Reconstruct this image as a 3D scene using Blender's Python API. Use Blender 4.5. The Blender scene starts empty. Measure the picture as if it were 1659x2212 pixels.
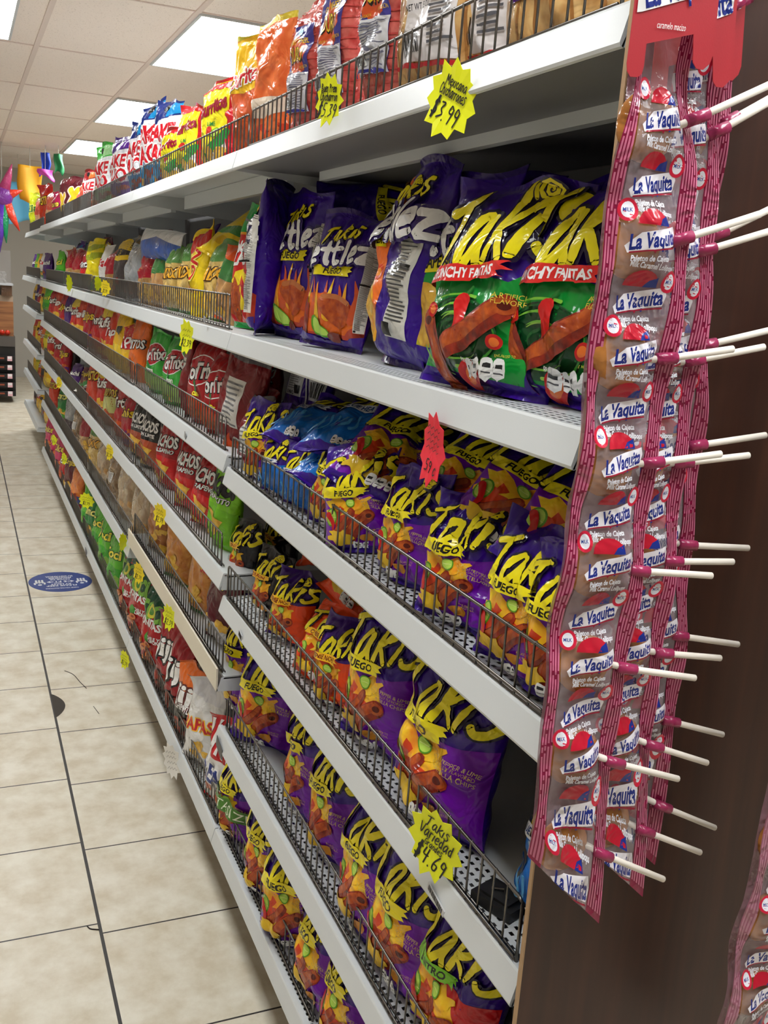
import bpy, bmesh, math, random
import numpy as np
from mathutils import Vector, Matrix
from mathutils.geometry import tessellate_polygon

S = bpy.context.scene
COL = S.collection

# ------------------------------------------------------------------ camera
F_PX, YAW, PITCH, ROLL = 2090.47, -.4196, -.2269, .0710
CAM = np.array([-.4871, -1.9146, 1.394])
_cy, _sy, _cp, _sp = math.cos(YAW), math.sin(YAW), math.cos(PITCH), math.sin(PITCH)
_F = np.array([-_sy*_cp, _cy*_cp, _sp]); _r0 = np.array([_cy, _sy, 0.]); _u0 = np.cross(_r0, _F)
_R = math.cos(ROLL)*_r0 + math.sin(ROLL)*_u0; _U = -math.sin(ROLL)*_r0 + math.cos(ROLL)*_u0
cd = bpy.data.cameras.new('camera'); cam = bpy.data.objects.new('camera', cd); COL.objects.link(cam)
cd.sensor_fit = 'HORIZONTAL'; cd.sensor_width = 36.; cd.lens = F_PX*36./1659.; cd.clip_start = .02
M = Matrix.Identity(4)
for i in range(3):
    M[i][0], M[i][1], M[i][2], M[i][3] = _R[i], _U[i], -_F[i], CAM[i]
cam.matrix_world = M
S.camera = cam

def at(px, py, x):
    """world point on the vertical plane X = x that a measured photo point lies on"""
    d = _F + (px-829.5)/F_PX*_R - (py-1106)/F_PX*_U
    return CAM + d*((x-CAM[0])/d[0])
def at_y(px, py, y):
    d = _F + (px-829.5)/F_PX*_R - (py-1106)/F_PX*_U
    return CAM + d*((y-CAM[1])/d[1])

# ------------------------------------------------------------------ world, exposure
w = bpy.data.worlds.new('world'); S.world = w; w.use_nodes = True
w.node_tree.nodes['Background'].inputs[0].default_value = (1, .97, .93, 1)
w.node_tree.nodes['Background'].inputs[1].default_value = .025
S.view_settings.view_transform = 'Standard'; S.view_settings.look = 'None'
S.view_settings.gamma = 1.; S.view_settings.use_curve_mapping = False
S.view_settings.exposure = 0.0
LIGHT = 17.5
S.cycles.max_bounces = 6; S.cycles.diffuse_bounces = 4; S.cycles.glossy_bounces = 3; S.cycles.transparent_max_bounces = 8
S.cycles.sample_clamp_indirect = 6.

# ------------------------------------------------------------------ materials
def lin(c):
    return tuple(((v/255.)/12.92 if v/255. <= .04045 else ((v/255.+.055)/1.055)**2.4) for v in c)
_M = {}
def nmat(name):
    m = bpy.data.materials.new(name); m.use_nodes = True
    nt = m.node_tree
    return m, nt, nt.nodes['Principled BSDF']
def N(nt, kind, **kw):
    n = nt.nodes.new(kind)
    for k, v in kw.items():
        setattr(n, k, v)
    return n
def flat(c, rough=.5, metal=0., name=None, spec=.5):
    key = ('flat', c, rough, metal)
    if key not in _M:
        m, nt, b = nmat(name or 'paint')
        b.inputs['Base Color'].default_value = (*lin(c), 1); b.inputs['Roughness'].default_value = rough
        b.inputs['Metallic'].default_value = metal; b.inputs['Specular IOR Level'].default_value = spec
        n = N(nt, 'ShaderNodeTexNoise'); n.inputs['Scale'].default_value = 90
        bp = N(nt, 'ShaderNodeBump'); bp.inputs['Strength'].default_value = .04; bp.inputs['Distance'].default_value = .002
        nt.links.new(n.outputs[0], bp.inputs['Height']); nt.links.new(bp.outputs[0], b.inputs['Normal'])
        _M[key] = m
    return _M[key]
def film(c, rough=.42, mottle=0., c2=None, coat=.5, scale=60.):
    """printed plastic film: glossy, finely crinkled; mottle mixes a second printed colour in blotches"""
    key = ('film', c, rough, mottle, c2, scale)
    if key not in _M:
        m, nt, b = nmat('film')
        b.inputs['Roughness'].default_value = rough
        b.inputs['Coat Weight'].default_value = coat; b.inputs['Coat Roughness'].default_value = .03
        b.inputs['Specular IOR Level'].default_value = .15
        tc = N(nt, 'ShaderNodeTexCoord')
        if mottle > 0:
            n = N(nt, 'ShaderNodeTexNoise'); n.inputs['Scale'].default_value = scale; n.inputs['Detail'].default_value = 4
            nt.links.new(tc.outputs['Object'], n.inputs['Vector'])
            cr = N(nt, 'ShaderNodeValToRGB'); cr.color_ramp.elements[0].position = .5-.5*mottle*.4; cr.color_ramp.elements[1].position = .5+.5*mottle*.4
            cr.color_ramp.elements[0].color = (*lin(c), 1); cr.color_ramp.elements[1].color = (*lin(c2), 1)
            nt.links.new(n.outputs[0], cr.inputs[0]); nt.links.new(cr.outputs[0], b.inputs['Base Color'])
        else:
            b.inputs['Base Color'].default_value = (*lin(c), 1)
        v = N(nt, 'ShaderNodeTexNoise'); v.inputs['Scale'].default_value = 20; v.inputs['Detail'].default_value = 2.2; v.inputs['Distortion'].default_value = 1.6
        nt.links.new(tc.outputs['Object'], v.inputs['Vector'])
        bp = N(nt, 'ShaderNodeBump'); bp.inputs['Strength'].default_value = .55; bp.inputs['Distance'].default_value = .016
        vo = N(nt, 'ShaderNodeTexVoronoi'); vo.inputs['Scale'].default_value = 15; nt.links.new(v.outputs[1], vo.inputs['Vector'])
        vs = N(nt, 'ShaderNodeVectorMath', operation='MULTIPLY_ADD'); vs.inputs[1].default_value = (.06, .06, .06)
        nt.links.new(v.outputs[1], vs.inputs[0]); nt.links.new(tc.outputs['Object'], vs.inputs[2]); nt.links.new(vs.outputs[0], vo.inputs['Vector'])
        ad = N(nt, 'ShaderNodeMath', operation='MULTIPLY_ADD'); ad.inputs[1].default_value = .55
        nt.links.new(vo.outputs['Distance'], ad.inputs[0]); nt.links.new(v.outputs[0], ad.inputs[2])
        nt.links.new(ad.outputs[0], bp.inputs['Height']); nt.links.new(bp.outputs[0], b.inputs['Normal'])
        nt.links.new(bp.outputs[0], b.inputs['Coat Normal'])
        _M[key] = m
    return _M[key]
def emit(c, s):
    m, nt, b = nmat('lamp'); b.inputs['Base Color'].default_value = (.9, .9, .9, 1)
    b.inputs['Emission Color'].default_value = (*c, 1); b.inputs['Emission Strength'].default_value = s
    return m
def clear_film(tint=(235, 232, 236), alpha=.22, rough=.12):
    key = ('clear', tint, alpha)
    if key not in _M:
        m, nt, b = nmat('clear_film')
        out = nt.nodes['Material Output']
        b.inputs['Base Color'].default_value = (*lin(tint), 1); b.inputs['Roughness'].default_value = rough
        b.inputs['Coat Weight'].default_value = 1.; b.inputs['Coat Roughness'].default_value = .06
        b.inputs['Alpha'].default_value = alpha
        tc = N(nt, 'ShaderNodeTexCoord'); v = N(nt, 'ShaderNodeTexNoise'); v.inputs['Scale'].default_value = 55; v.inputs['Detail'].default_value = 3
        nt.links.new(tc.outputs['Object'], v.inputs['Vector'])
        bp = N(nt, 'ShaderNodeBump'); bp.inputs['Strength'].default_value = .6; bp.inputs['Distance'].default_value = .01
        nt.links.new(v.outputs[0], bp.inputs['Height']); nt.links.new(bp.outputs[0], b.inputs['Normal']); nt.links.new(bp.outputs[0], b.inputs['Coat Normal'])
        _M[key] = m
    return _M[key]

def tile_floor():
    m, nt, b = nmat('ceramic_tile')
    g = N(nt, 'ShaderNodeNewGeometry'); sep = N(nt, 'ShaderNodeSeparateXYZ'); nt.links.new(g.outputs['Position'], sep.inputs[0])
    def math_(op, a, bb=None, cc=None):
        n = N(nt, 'ShaderNodeMath', operation=op)
        for i, v in enumerate((a, bb, cc)):
            if v is None: continue
            if isinstance(v, (int, float)): n.inputs[i].default_value = v
            else: nt.links.new(v, n.inputs[i])
        return n.outputs[0]
    T = .330; GX = -.2425; G0 = .6275
    # columns of tiles; the column left of the wide joint is laid a little further on
    left = math_('LESS_THAN', sep.outputs[0], GX)
    ysh = math_('ADD', sep.outputs[1], math_('MULTIPLY', left, -.035))
    fx = math_('FRACT', math_('DIVIDE', math_('SUBTRACT', sep.outputs[0], GX), T+.26))
    fx2 = math_('FRACT', math_('DIVIDE', math_('SUBTRACT', GX, sep.outputs[0]), T))
    fy = math_('FRACT', math_('DIVIDE', math_('SUBTRACT', ysh, G0), T))
    dy = math_('MULTIPLY', math_('ABSOLUTE', math_('SUBTRACT', math_('FRACT', math_('ADD', fy, .5)), .5)), T)
    dx = math_('ABSOLUTE', math_('SUBTRACT', sep.outputs[0], GX))
    dxl = math_('MULTIPLY', math_('ABSOLUTE', math_('SUBTRACT', math_('FRACT', math_('ADD', fx2, .5)), .5)), T)
    gy = math_('LESS_THAN', dy, .0021); gx = math_('LESS_THAN', dx, .0036); gl = math_('MULTIPLY', math_('LESS_THAN', dxl, .0022), left)
    gr = math_('MAXIMUM', gy, math_('MAXIMUM', gx, gl))
    n1 = N(nt, 'ShaderNodeTexNoise'); n1.inputs['Scale'].default_value = 11; n1.inputs['Detail'].default_value = 7; n1.inputs['Roughness'].default_value = .62
    nt.links.new(g.outputs['Position'], n1.inputs['Vector'])
    cr = N(nt, 'ShaderNodeValToRGB'); e = cr.color_ramp.elements
    e[0].position = .36; e[0].color = (*lin((206, 194, 170)), 1); e[1].position = .64; e[1].color = (*lin((230, 224, 208)), 1)
    nt.links.new(n1.outputs[0], cr.inputs[0])
    mix = N(nt, 'ShaderNodeMix', data_type='RGBA'); nt.links.new(gr, mix.inputs[0]); nt.links.new(cr.outputs[0], mix.inputs[6])
    mix.inputs[7].default_value = (*lin((38, 33, 30)), 1)
    nt.links.new(mix.outputs[2], b.inputs['Base Color'])
    b.inputs['Roughness'].default_value = .42
    bp = N(nt, 'ShaderNodeBump'); bp.inputs['Strength'].default_value = .6; bp.inputs['Distance'].default_value = .003; bp.invert = True
    nt.links.new(gr, bp.inputs['Height']); nt.links.new(bp.outputs[0], b.inputs['Normal'])
    return m
def ceiling_tile():
    m, nt, b = nmat('acoustic_tile')
    g = N(nt, 'ShaderNodeNewGeometry')
    n = N(nt, 'ShaderNodeTexNoise'); n.inputs['Scale'].default_value = 160; n.inputs['Detail'].default_value = 2
    n2 = N(nt, 'ShaderNodeTexNoise'); n2.inputs['Scale'].default_value = 2.2
    nt.links.new(g.outputs['Position'], n.inputs['Vector']); nt.links.new(g.outputs['Position'], n2.inputs['Vector'])
    cr = N(nt, 'ShaderNodeValToRGB'); e = cr.color_ramp.elements
    e[0].position = .27; e[0].color = (*lin((190, 170, 158)), 1); e[1].position = .36; e[1].color = (*lin((250, 236, 226)), 1)
    nt.links.new(n.outputs[0], cr.inputs[0])
    nt.links.new(cr.outputs[0], b.inputs['Base Color']); b.inputs['Roughness'].default_value = .9
    return m
def wood(c1, c2, rough=.38, scale=1., axis='z'):
    m, nt, b = nmat('wood')
    g = N(nt, 'ShaderNodeNewGeometry'); mp = N(nt, 'ShaderNodeMapping')
    mp.inputs['Scale'].default_value = (30*scale, 30*scale, 1.6*scale) if axis == 'z' else (2*scale, 2*scale, 26*scale)
    nt.links.new(g.outputs['Position'], mp.inputs['Vector'])
    n = N(nt, 'ShaderNodeTexNoise'); n.inputs['Scale'].default_value = 2.2; n.inputs['Detail'].default_value = 6
    nt.links.new(mp.outputs[0], n.inputs['Vector'])
    cr = N(nt, 'ShaderNodeValToRGB'); e = cr.color_ramp.elements
    e[0].position = .3; e[0].color = (*lin(c1), 1); e[1].position = .72; e[1].color = (*lin(c2), 1)
    nt.links.new(n.outputs[0], cr.inputs[0]); nt.links.new(cr.outputs[0], b.inputs['Base Color'])
    b.inputs['Roughness'].default_value = rough
    return m

WHITE_METAL = flat((206, 210, 212), .38, name='white_enamel')
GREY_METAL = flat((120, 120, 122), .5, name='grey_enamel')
CREAM = flat((226, 218, 200), .5, name='cream_board')
CHROME = flat((112, 108, 104), .32, 1., name='chrome_wire')
BLACKM = flat((16, 15, 16), .5, name='black')
NEON = flat((236, 240, 20), .6, name='neon_card')
NEON_R = flat((240, 40, 62), .6, name='neon_red_card')
PAPER = flat((232, 230, 226), .6, name='white_card')
INK = flat((20, 20, 22), .6, name='ink')

# ------------------------------------------------------------------ object helpers
def tag(o, label=None, cat=None, group=None, kind=None):
    if label: o['label'] = label
    if cat: o['category'] = cat
    if group: o['group'] = group
    if kind: o['kind'] = kind
    return o
def empty(name, loc=(0, 0, 0), rot=(0, 0, 0)):
    o = bpy.data.objects.new(name, None); o.empty_display_size = .02
    COL.objects.link(o); o.location = loc; o.rotation_euler = rot
    return o
def obj(name, verts, faces, mats, parent=None, mi=None, smooth=False, me=None):
    if me is None:
        me = bpy.data.meshes.new(name); me.from_pydata([tuple(v) for v in verts], [], faces)
        for m in (mats if isinstance(mats, (list, tuple)) else [mats]): me.materials.append(m)
        if mi is not None: me.polygons.foreach_set('material_index', np.array(mi, dtype=np.int32))
        if smooth: me.polygons.foreach_set('use_smooth', np.ones(len(faces), dtype=bool))
        me.update()
    o = bpy.data.objects.new(name, me); COL.objects.link(o)
    if parent: o.parent = parent
    return o
class MB:
    def __init__(s): s.v = []; s.f = []; s.mi = []
    def box(s, a, b, m=0):
        i = len(s.v); (x0, y0, z0), (x1, y1, z1) = a, b
        s.v += [(x0,y0,z0),(x1,y0,z0),(x1,y1,z0),(x0,y1,z0),(x0,y0,z1),(x1,y0,z1),(x1,y1,z1),(x0,y1,z1)]
        s.f += [(i,i+3,i+2,i+1),(i+4,i+5,i+6,i+7),(i,i+1,i+5,i+4),(i+1,i+2,i+6,i+5),(i+2,i+3,i+7,i+6),(i+3,i,i+4,i+7)]; s.mi += [m]*6
        return s
    def tube(s, pts, r, n=6, m=0, caps=True):
        pts = [np.array(p, float) for p in pts]; rings = []
        rr = r if isinstance(r, (list, tuple)) else [r]*len(pts)
        for k, p in enumerate(pts):
            t = (pts[min(k+1, len(pts)-1)]-pts[max(k-1, 0)]); t = t/(np.linalg.norm(t)+1e-12)
            a = np.cross(t, (0, 0, 1.)) if abs(t[2]) < .9 else np.cross(t, (0, 1., 0)); a /= np.linalg.norm(a); b = np.cross(t, a)
            i = len(s.v); rings.append(i)
            for q in range(n):
                th = 2*math.pi*q/n; s.v.append(tuple(p+rr[k]*(math.cos(th)*a+math.sin(th)*b)))
        for k in range(len(pts)-1):
            for q in range(n):
                a, b = rings[k], rings[k+1]; s.f.append((a+q, b+q, b+(q+1) % n, a+(q+1) % n)); s.mi.append(m)
        if caps:
            s.f.append(tuple(rings[0]+q for q in range(n))); s.f.append(tuple(rings[-1]+q for q in reversed(range(n)))); s.mi += [m, m]
        return s
    def extrude(s, prof, y0, y1, z=0., m=0, z1=None):
        """a closed (x, z) outline swept along y"""
        i = len(s.v); n = len(prof); z1 = z if z1 is None else z1
        s.v += [(p[0], y0, p[1]+z) for p in prof]+[(p[0], y1, p[1]+z1) for p in prof]
        for k in range(n):
            j = (k+1) % n; s.f.append((i+k, i+j, i+n+j, i+n+k)); s.mi.append(m)
        for tri in tessellate_polygon([[Vector((p[0], p[1], 0)) for p in prof]]):
            s.f.append(tuple(i+t for t in tri)); s.f.append(tuple(i+n+t for t in reversed(tri))); s.mi += [m, m]
        return s
    def build(s, name, mats, parent=None, smooth=False):
        return obj(name, s.v, s.f, mats, parent, s.mi, smooth)
def dup(root, loc=None, rot=None):
    c = root.copy(); COL.objects.link(c)
    if loc is not None: c.location = loc
    if rot is not None: c.rotation_euler = rot
    for ch in root.children:
        d = ch.copy(); COL.objects.link(d); d.parent = c
        for g in ch.children:
            e = g.copy(); COL.objects.link(e); e.parent = d
    return c
def struct(o): o['kind'] = 'structure'; return o
ORD = 'first second third fourth fifth sixth seventh eighth ninth tenth eleventh twelfth thirteenth fourteenth fifteenth sixteenth seventeenth eighteenth nineteenth twentieth'.split()

# ------------------------------------------------------------------ room
CH = 2.479
struct(MB().box((-2.6, -4.6, -.1), (4.2, 7.45, 0)).box((-2.6, 7.45, -.1), (4.2, 11.0, -.0005)).build('floor', tile_floor()))
struct(MB().box((-2.7, -4.7, 0), (-2.6, 11, CH)).build('wall_left', flat((205, 200, 192), .8)))
struct(MB().box((4.2, -4.7, 0), (4.3, 11, CH)).build('wall_right', flat((205, 200, 192), .8)))
struct(MB().box((-2.6, -4.7, 0), (4.2, -4.6, CH)).build('wall_rear', flat((205, 200, 192), .8)))
struct(MB().box((-2.6, 11, 0), (4.2, 11.1, CH)).build('wall_far', flat((190, 186, 178), .8)))
struct(MB().box((-2.7, -4.7, CH), (4.3, 11.1, CH+.1)).build('ceiling', ceiling_tile()))
AX, PX_, C0, CS = -.0896, .5646, 2.536, 1.2192
gb = MB()
for k in range(-5, 8):
    x = AX+k*PX_; gb.box((x-.0125, -4.6, CH-.006), (x+.0125, 11, CH))
for k in range(-5, 7):
    y = C0+k*CS; gb.box((-2.6, y-.0055, CH-.0045), (4.2, y+.0055, CH))
struct(gb.build('trim_1', flat((226, 208, 198), .6)))

lamp_m = emit((.97, 1., 1.), LIGHT)
def light(x0, x1, y0, y1, label):
    e = empty('ceiling_light', ((x0+x1)/2, (y0+y1)/2, CH)); hx, hy = (x1-x0)/2, (y1-y0)/2
    MB().box((-hx, -hy, -.010), (hx, hy, -.007)).build('diffuser', lamp_m, e)
    fm = MB()
    for a, b in (((-hx-.012, -hy-.012, -.013), (hx+.012, -hy, 0)), ((-hx-.012, hy, -.013), (hx+.012, hy+.012, 0)), ((-hx-.012, -hy, -.013), (-hx, hy, 0)), ((hx, -hy, -.013), (hx+.012, hy, 0))):
        fm.box(a, b)
    fm.build('light_frame', WHITE_METAL, e)
    tag(e, label, 'ceiling light', 'ceiling light panels')
for k, lab in ((-4, 'bright ceiling light panel above the aisle behind the camera'), (-2, 'bright ceiling light panel over the near end of the shelving'), (0, 'bright ceiling light panel largest in view behind the crisp bags'),
               (2, 'bright ceiling light panel second along the row, behind green snack bag'), (4, 'bright ceiling light panel smallest and furthest along the row')):
    light(AX+PX_+.02, AX+2*PX_-.02, C0+k*CS+.02, C0+(k+1)*CS-.02, lab)
for k, lab in ((-4, 'bright light panel over the aisle at the very back of the shop'), (-2, 'bright light panel directly over the aisle floor near the camera'), (0, 'bright ceiling light panel cut off at the top corner above the aisle'), (3, 'bright ceiling light panel over the far aisle')):
    light(-.63, -.229, C0+k*CS+.04, 3.658+k*CS, lab)

# ------------------------------------------------------------------ shelving
UL = 1.2192
HN = [1.5936, 1.2510, .968, .703, .406, .153]       # near section, lip undersides
HM = [1.5936, 1.2510, 1.003, .750, .520, .153]      # second section
HF = [1.5936, 1.2510, 1.000, .746, .470, .153]      # third section on
DK = .033
SHELF_N = ['top', 'second', 'third', 'fourth', 'fifth', 'bottom']
SEC_N = ['nearest', 'second', 'third', 'fourth', 'fifth', 'end']
LIPP = [(0, 0), (.003, -.001), (.010, .026), (.0115, .033), (.0165, .033), (.0165, .036), (.009, .0365), (.0075, .034), (-.001, .003)]
def perforated(mb_v, mb_f, y0, y1, z):
    xs = [.0165]
    for r in range(5): xs += [.021+r*.0105, .021+r*.0105+.0045]
    xs.append(.075)
    ys = np.arange(y0, y1, .0064).tolist()+[y1]
    idx = {}
    def vi(i, j):
        if (i, j) not in idx: idx[(i, j)] = len(mb_v); mb_v.append((xs[i], ys[j], z))
        return idx[(i, j)]
    for i in range(len(xs)-1):
        hole_row = (i % 2 == 1) and i < 10
        for j in range(len(ys)-1):
            if hole_row and (j+(i//2)) % 2 == 0: continue
            mb_f.append((vi(i, j), vi(i+1, j), vi(i+1, j+1), vi(i, j+1)))
def shelf(y0, y1, h, sec, lev, perf=False, depth=.418, z1=None, beige=False, x=0.):
    e = empty('shelf', (x, y0+.0015, h)); L = y1-y0-.003; dz = 0 if z1 is None else z1-h
    if beige:
        MB().extrude([(.0, .0), (.004, 0), (.004, .052), (0, .052)], 0, L).build('rail', CREAM, e)
    else:
        MB().extrude(LIPP, 0, L, 0, 0, dz).build('price_rail', WHITE_METAL, e)
    if perf:
        v, f = [], []; perforated(v, f, 0, L, DK)
        n = len(v); v += [(.075, 0, DK), (depth, 0, DK), (depth, L, DK), (.075, L, DK)]; f.append((n, n+1, n+2, n+3))
        v = [(a, b, c+dz*b/L) for a, b, c in v]
        d = obj('deck', v, f, WHITE_METAL, e)
        MB().box((.0165, .0, .004), (depth, L, .006)).build('hole_backing', GREY_METAL, e)  # plate added below the deck so its holes look dark
    else:
        MB().box((.0165, 0, .027), (depth, L, DK)).build('deck', WHITE_METAL, e)
    cap = [(.001, 0), (.06, -.004), (depth, -.035), (depth, .026), (.011, .030), (.006, .012)]
    for yy in (0, L-.002):
        MB().extrude(cap, yy, yy+.002, 0 if yy == 0 else dz).build('end_bracket', WHITE_METAL, e)
    MB().extrude([(.14, -.012), (.155, -.012), (.155, .026), (.14, .026)], .1, L-.1).build('stiffener', WHITE_METAL, e)
    tag(e, f'white steel shelf, {SHELF_N[lev]} level of the {SEC_N[sec]} shelving section', 'shelf', 'gondola shelves')
    return e
def fence(y0, y1, z, x, sec, lev, h=.072, sides=6, sag=0., note=''):
    e = empty('wire_fence', (x, y0, z)); L = y1-y0
    fr = MB(); r = .0021
    fr.tube([(0, 0, 0), (0, 0, h-.006), (0, .002, h-.002), (0, .006, h), (0, L-.006, h+sag), (0, L-.002, h-.002+sag), (0, L, h-.006+sag), (0, L, sag), ], r, sides)
    fr.tube([(0, 0, .002), (0, L, .002+sag)], r*.9, sides); fr.tube([(.006, 0, .001), (.006, L, .001+sag)], r*.8, sides); fr.tube([(-.004, 0, .009), (-.004, L, .009+sag)], r*.8, sides)
    fr.build('frame', CHROME, e, smooth=True)
    g = MB(); n = int(L/.027)
    for k in range(1, n+1):
        y = k*L/(n+1); g.tube([(.006, y, .0015), (-.002, y, .003), (-.0015, y, h+sag*y/L+.001), (.001, y, h+.002+sag*y/L)], .0015, max(4, sides-2))
    g.build('wire_grille', CHROME, e, smooth=True)
    tag(e, f'chrome wire fence along the {SHELF_N[lev]} shelf of the {SEC_N[sec]} section{note}', 'wire fence', 'wire shelf fences')
    return e
Y_N, Y_F = -1.2192, 4.95
for lev, h in enumerate(HN):
    z1 = {2: .980}.get(lev)
    h0 = {2: .970}.get(lev, h)
    shelf(-UL, 0, h0, 0, lev, perf=True, z1=z1)
for sec, hs in ((1, HM), (2, HF), (3, HF), (4, HF)):
    for lev, h in enumerate(hs):
        y0 = (sec-1)*UL; y1 = sec*UL
        if sec == 4: y1 = 4.95
        shelf(y0, y1, h, sec, lev, perf=(sec == 1 and lev == 5), beige=(sec == 1 and lev == 4))
# the end section steps to other heights
for lev, h in enumerate([1.5936-.01, 1.255, 1.015, .735, .49, .22]):
    shelf(4.95 if lev == 0 else 5.36, 6.46 if lev == 0 else 6.9, h, 5, lev)
# wire fences
fence(-1.17, -.02, 1.630, .030, 0, 0)
fence(-1.2, -.02, 1.0055, .0135, 0, 2, h=.066, sag=.009)
fence(-1.2, -.02, .737, .0135, 0, 3)
fence(-1.2, -.02, .441, .022, 0, 4)
fence(-.62, -.02, .188, .026, 0, 5)
fence(-1.2, -.65, .188, .026, 0, 5, note=', nearer half')
for sec in (1, 2, 3, 4):
    hs = HM if sec == 1 else HF
    for lev, h in enumerate(hs):
        y0 = (sec-1)*UL+.02; y1 = sec*UL-.02
        if sec == 1 and lev == 1: y0 = .12
        if sec == 1 and lev in (2, 3): y0 = .06
        fence(y0, y1, h+DK+.002, .034 if lev < 2 else .018, sec, lev, h=.072 if sec < 3 else .075, sides=6 if sec < 2 else 4)
for lev, h in enumerate([1.5836, 1.255, 1.015, .735, .49]):
    fence(5.0 if lev == 0 else 5.4, 6.4 if lev == 0 else 6.86, h+DK+.002, .034, 5, lev, sides=4)
# uprights, back panels and kick plates, one frame per section
for sec, (y0, y1) in enumerate(((-UL, 0), (0, UL), (UL, 2*UL), (2*UL, 3*UL), (3*UL, 4.95), (4.95, 6.9))):
    e = empty('shelving_frame', (0, y0, 0)); L = y1-y0
    MB().box((.432, .002, .1), (.45, L-.002, 1.82)).build('back_panel', flat((96, 96, 98), .6), e)
    for yy in (.0, L-.03):
        MB().box((.4185, yy+.001, .0), (.47, yy+.029, 1.84)).build('upright', GREY_METAL, e)
    tag(MB().box((.15, y0+.002, 0), (.16, y1-.002, .110)).build('kick_plate', flat((60, 50, 42), .6)), f'dark kick plate on the floor under the {SEC_N[sec]} shelving section', 'kick plate', 'kick plates')
    tag(e, f'grey steel frame holding up the shelves of the {SEC_N[sec]} section', 'shelving frame', 'shelving frames')

# brown board closing the near end
eb = empty('end_panel', (0, -1.26, 0))
bm_ = wood((44, 17, 8), (62, 30, 16), .45)
MB().box((-.020, 0, .0), (1.25, .005, 2.1)).build('board', bm_, eb)
MB().box((-.0215, 0, .0), (-.0200, .005, 2.1)).build('edge_band', flat((172, 140, 104), .6), eb)
tag(eb, 'tall dark brown wood end panel closing the near end of the shelving', 'end panel')

# ------------------------------------------------------------------ printing: 2D artwork cut to a bag's own surface
_TXT = {}
def text2d(body, bold=0., shear=0.):
    key = (body, bold, shear)
    if key not in _TXT:
        cu = bpy.data.curves.new('t', 'FONT'); cu.body = body; cu.shear = shear; cu.offset = bold; cu.resolution_u = 2
        o = bpy.data.objects.new('t', cu); me = bpy.data.meshes.new_from_object(o)
        v = np.array([(p.co.x, p.co.y) for p in me.vertices]) if len(me.vertices) else np.zeros((0, 2))
        f = [tuple(p.vertices) for p in me.polygons]
        bpy.data.objects.remove(o); bpy.data.curves.remove(cu); bpy.data.meshes.remove(me)
        if len(v):
            lo, hi = v.min(0), v.max(0); v = (v-[(lo[0]+hi[0])/2, 0.])/.73
            v[:, 1] -= 0
        _TXT[key] = (v, f)
    return _TXT[key]
def smooth(pts, n=5, closed=False):
    p = [np.array(q, float) for q in pts]
    if len(p) < 3: return p
    out = []; m = len(p)
    for i in range(m if closed else m-1):
        a, b, c, d = (p[(i-1) % m], p[i], p[(i+1) % m], p[(i+2) % m]) if closed else (p[max(i-1, 0)], p[i], p[i+1], p[min(i+2, m-1)])
        for k in range(n):
            t = k/n; out.append(.5*((2*b)+(c-a)*t+(2*a-5*b+4*c-d)*t*t+(3*b-a-3*c+d)*t**3))
    if not closed: out.append(p[-1])
    return out
def fan(pts):
    pts = [tuple(q) for q in pts]
    tr = tessellate_polygon([[Vector((a, b, 0)) for a, b in pts]])
    return np.array(pts), [tuple(t) for t in tr]
def stroke2d(pts, wd, sm=True):
    """a round-ended brush stroke as one outline; wd may change along it"""
    p = smooth(pts, 4) if sm else [np.array(q, float) for q in pts]
    n = len(p); V = []; Fc = []
    ws = [wd]*n if not isinstance(wd, (list, tuple)) else [wd[0]+(wd[1]-wd[0])*k/(n-1) for k in range(n)]
    nr = []
    for k in range(n):
        t = p[min(k+1, n-1)]-p[max(k-1, 0)]; t = t/(np.linalg.norm(t)+1e-9); nr.append(np.array((-t[1], t[0])))
    for k in range(n): V += [p[k]+nr[k]*ws[k]/2, p[k]-nr[k]*ws[k]/2]
    for k in range(n-1): Fc.append((2*k, 2*k+1, 2*k+3, 2*k+2))
    for k, sgn in ((0, 1), (n-1, -1)):
        i = len(V); a0 = math.atan2(nr[k][1], nr[k][0])
        for q in range(7): 
            th = a0+sgn*math.pi*q/6; V.append(p[k]+ws[k]/2*np.array((math.cos(th), math.sin(th))))
        Fc.append(tuple(range(i, i+7)))
    return np.array(V), Fc
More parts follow.
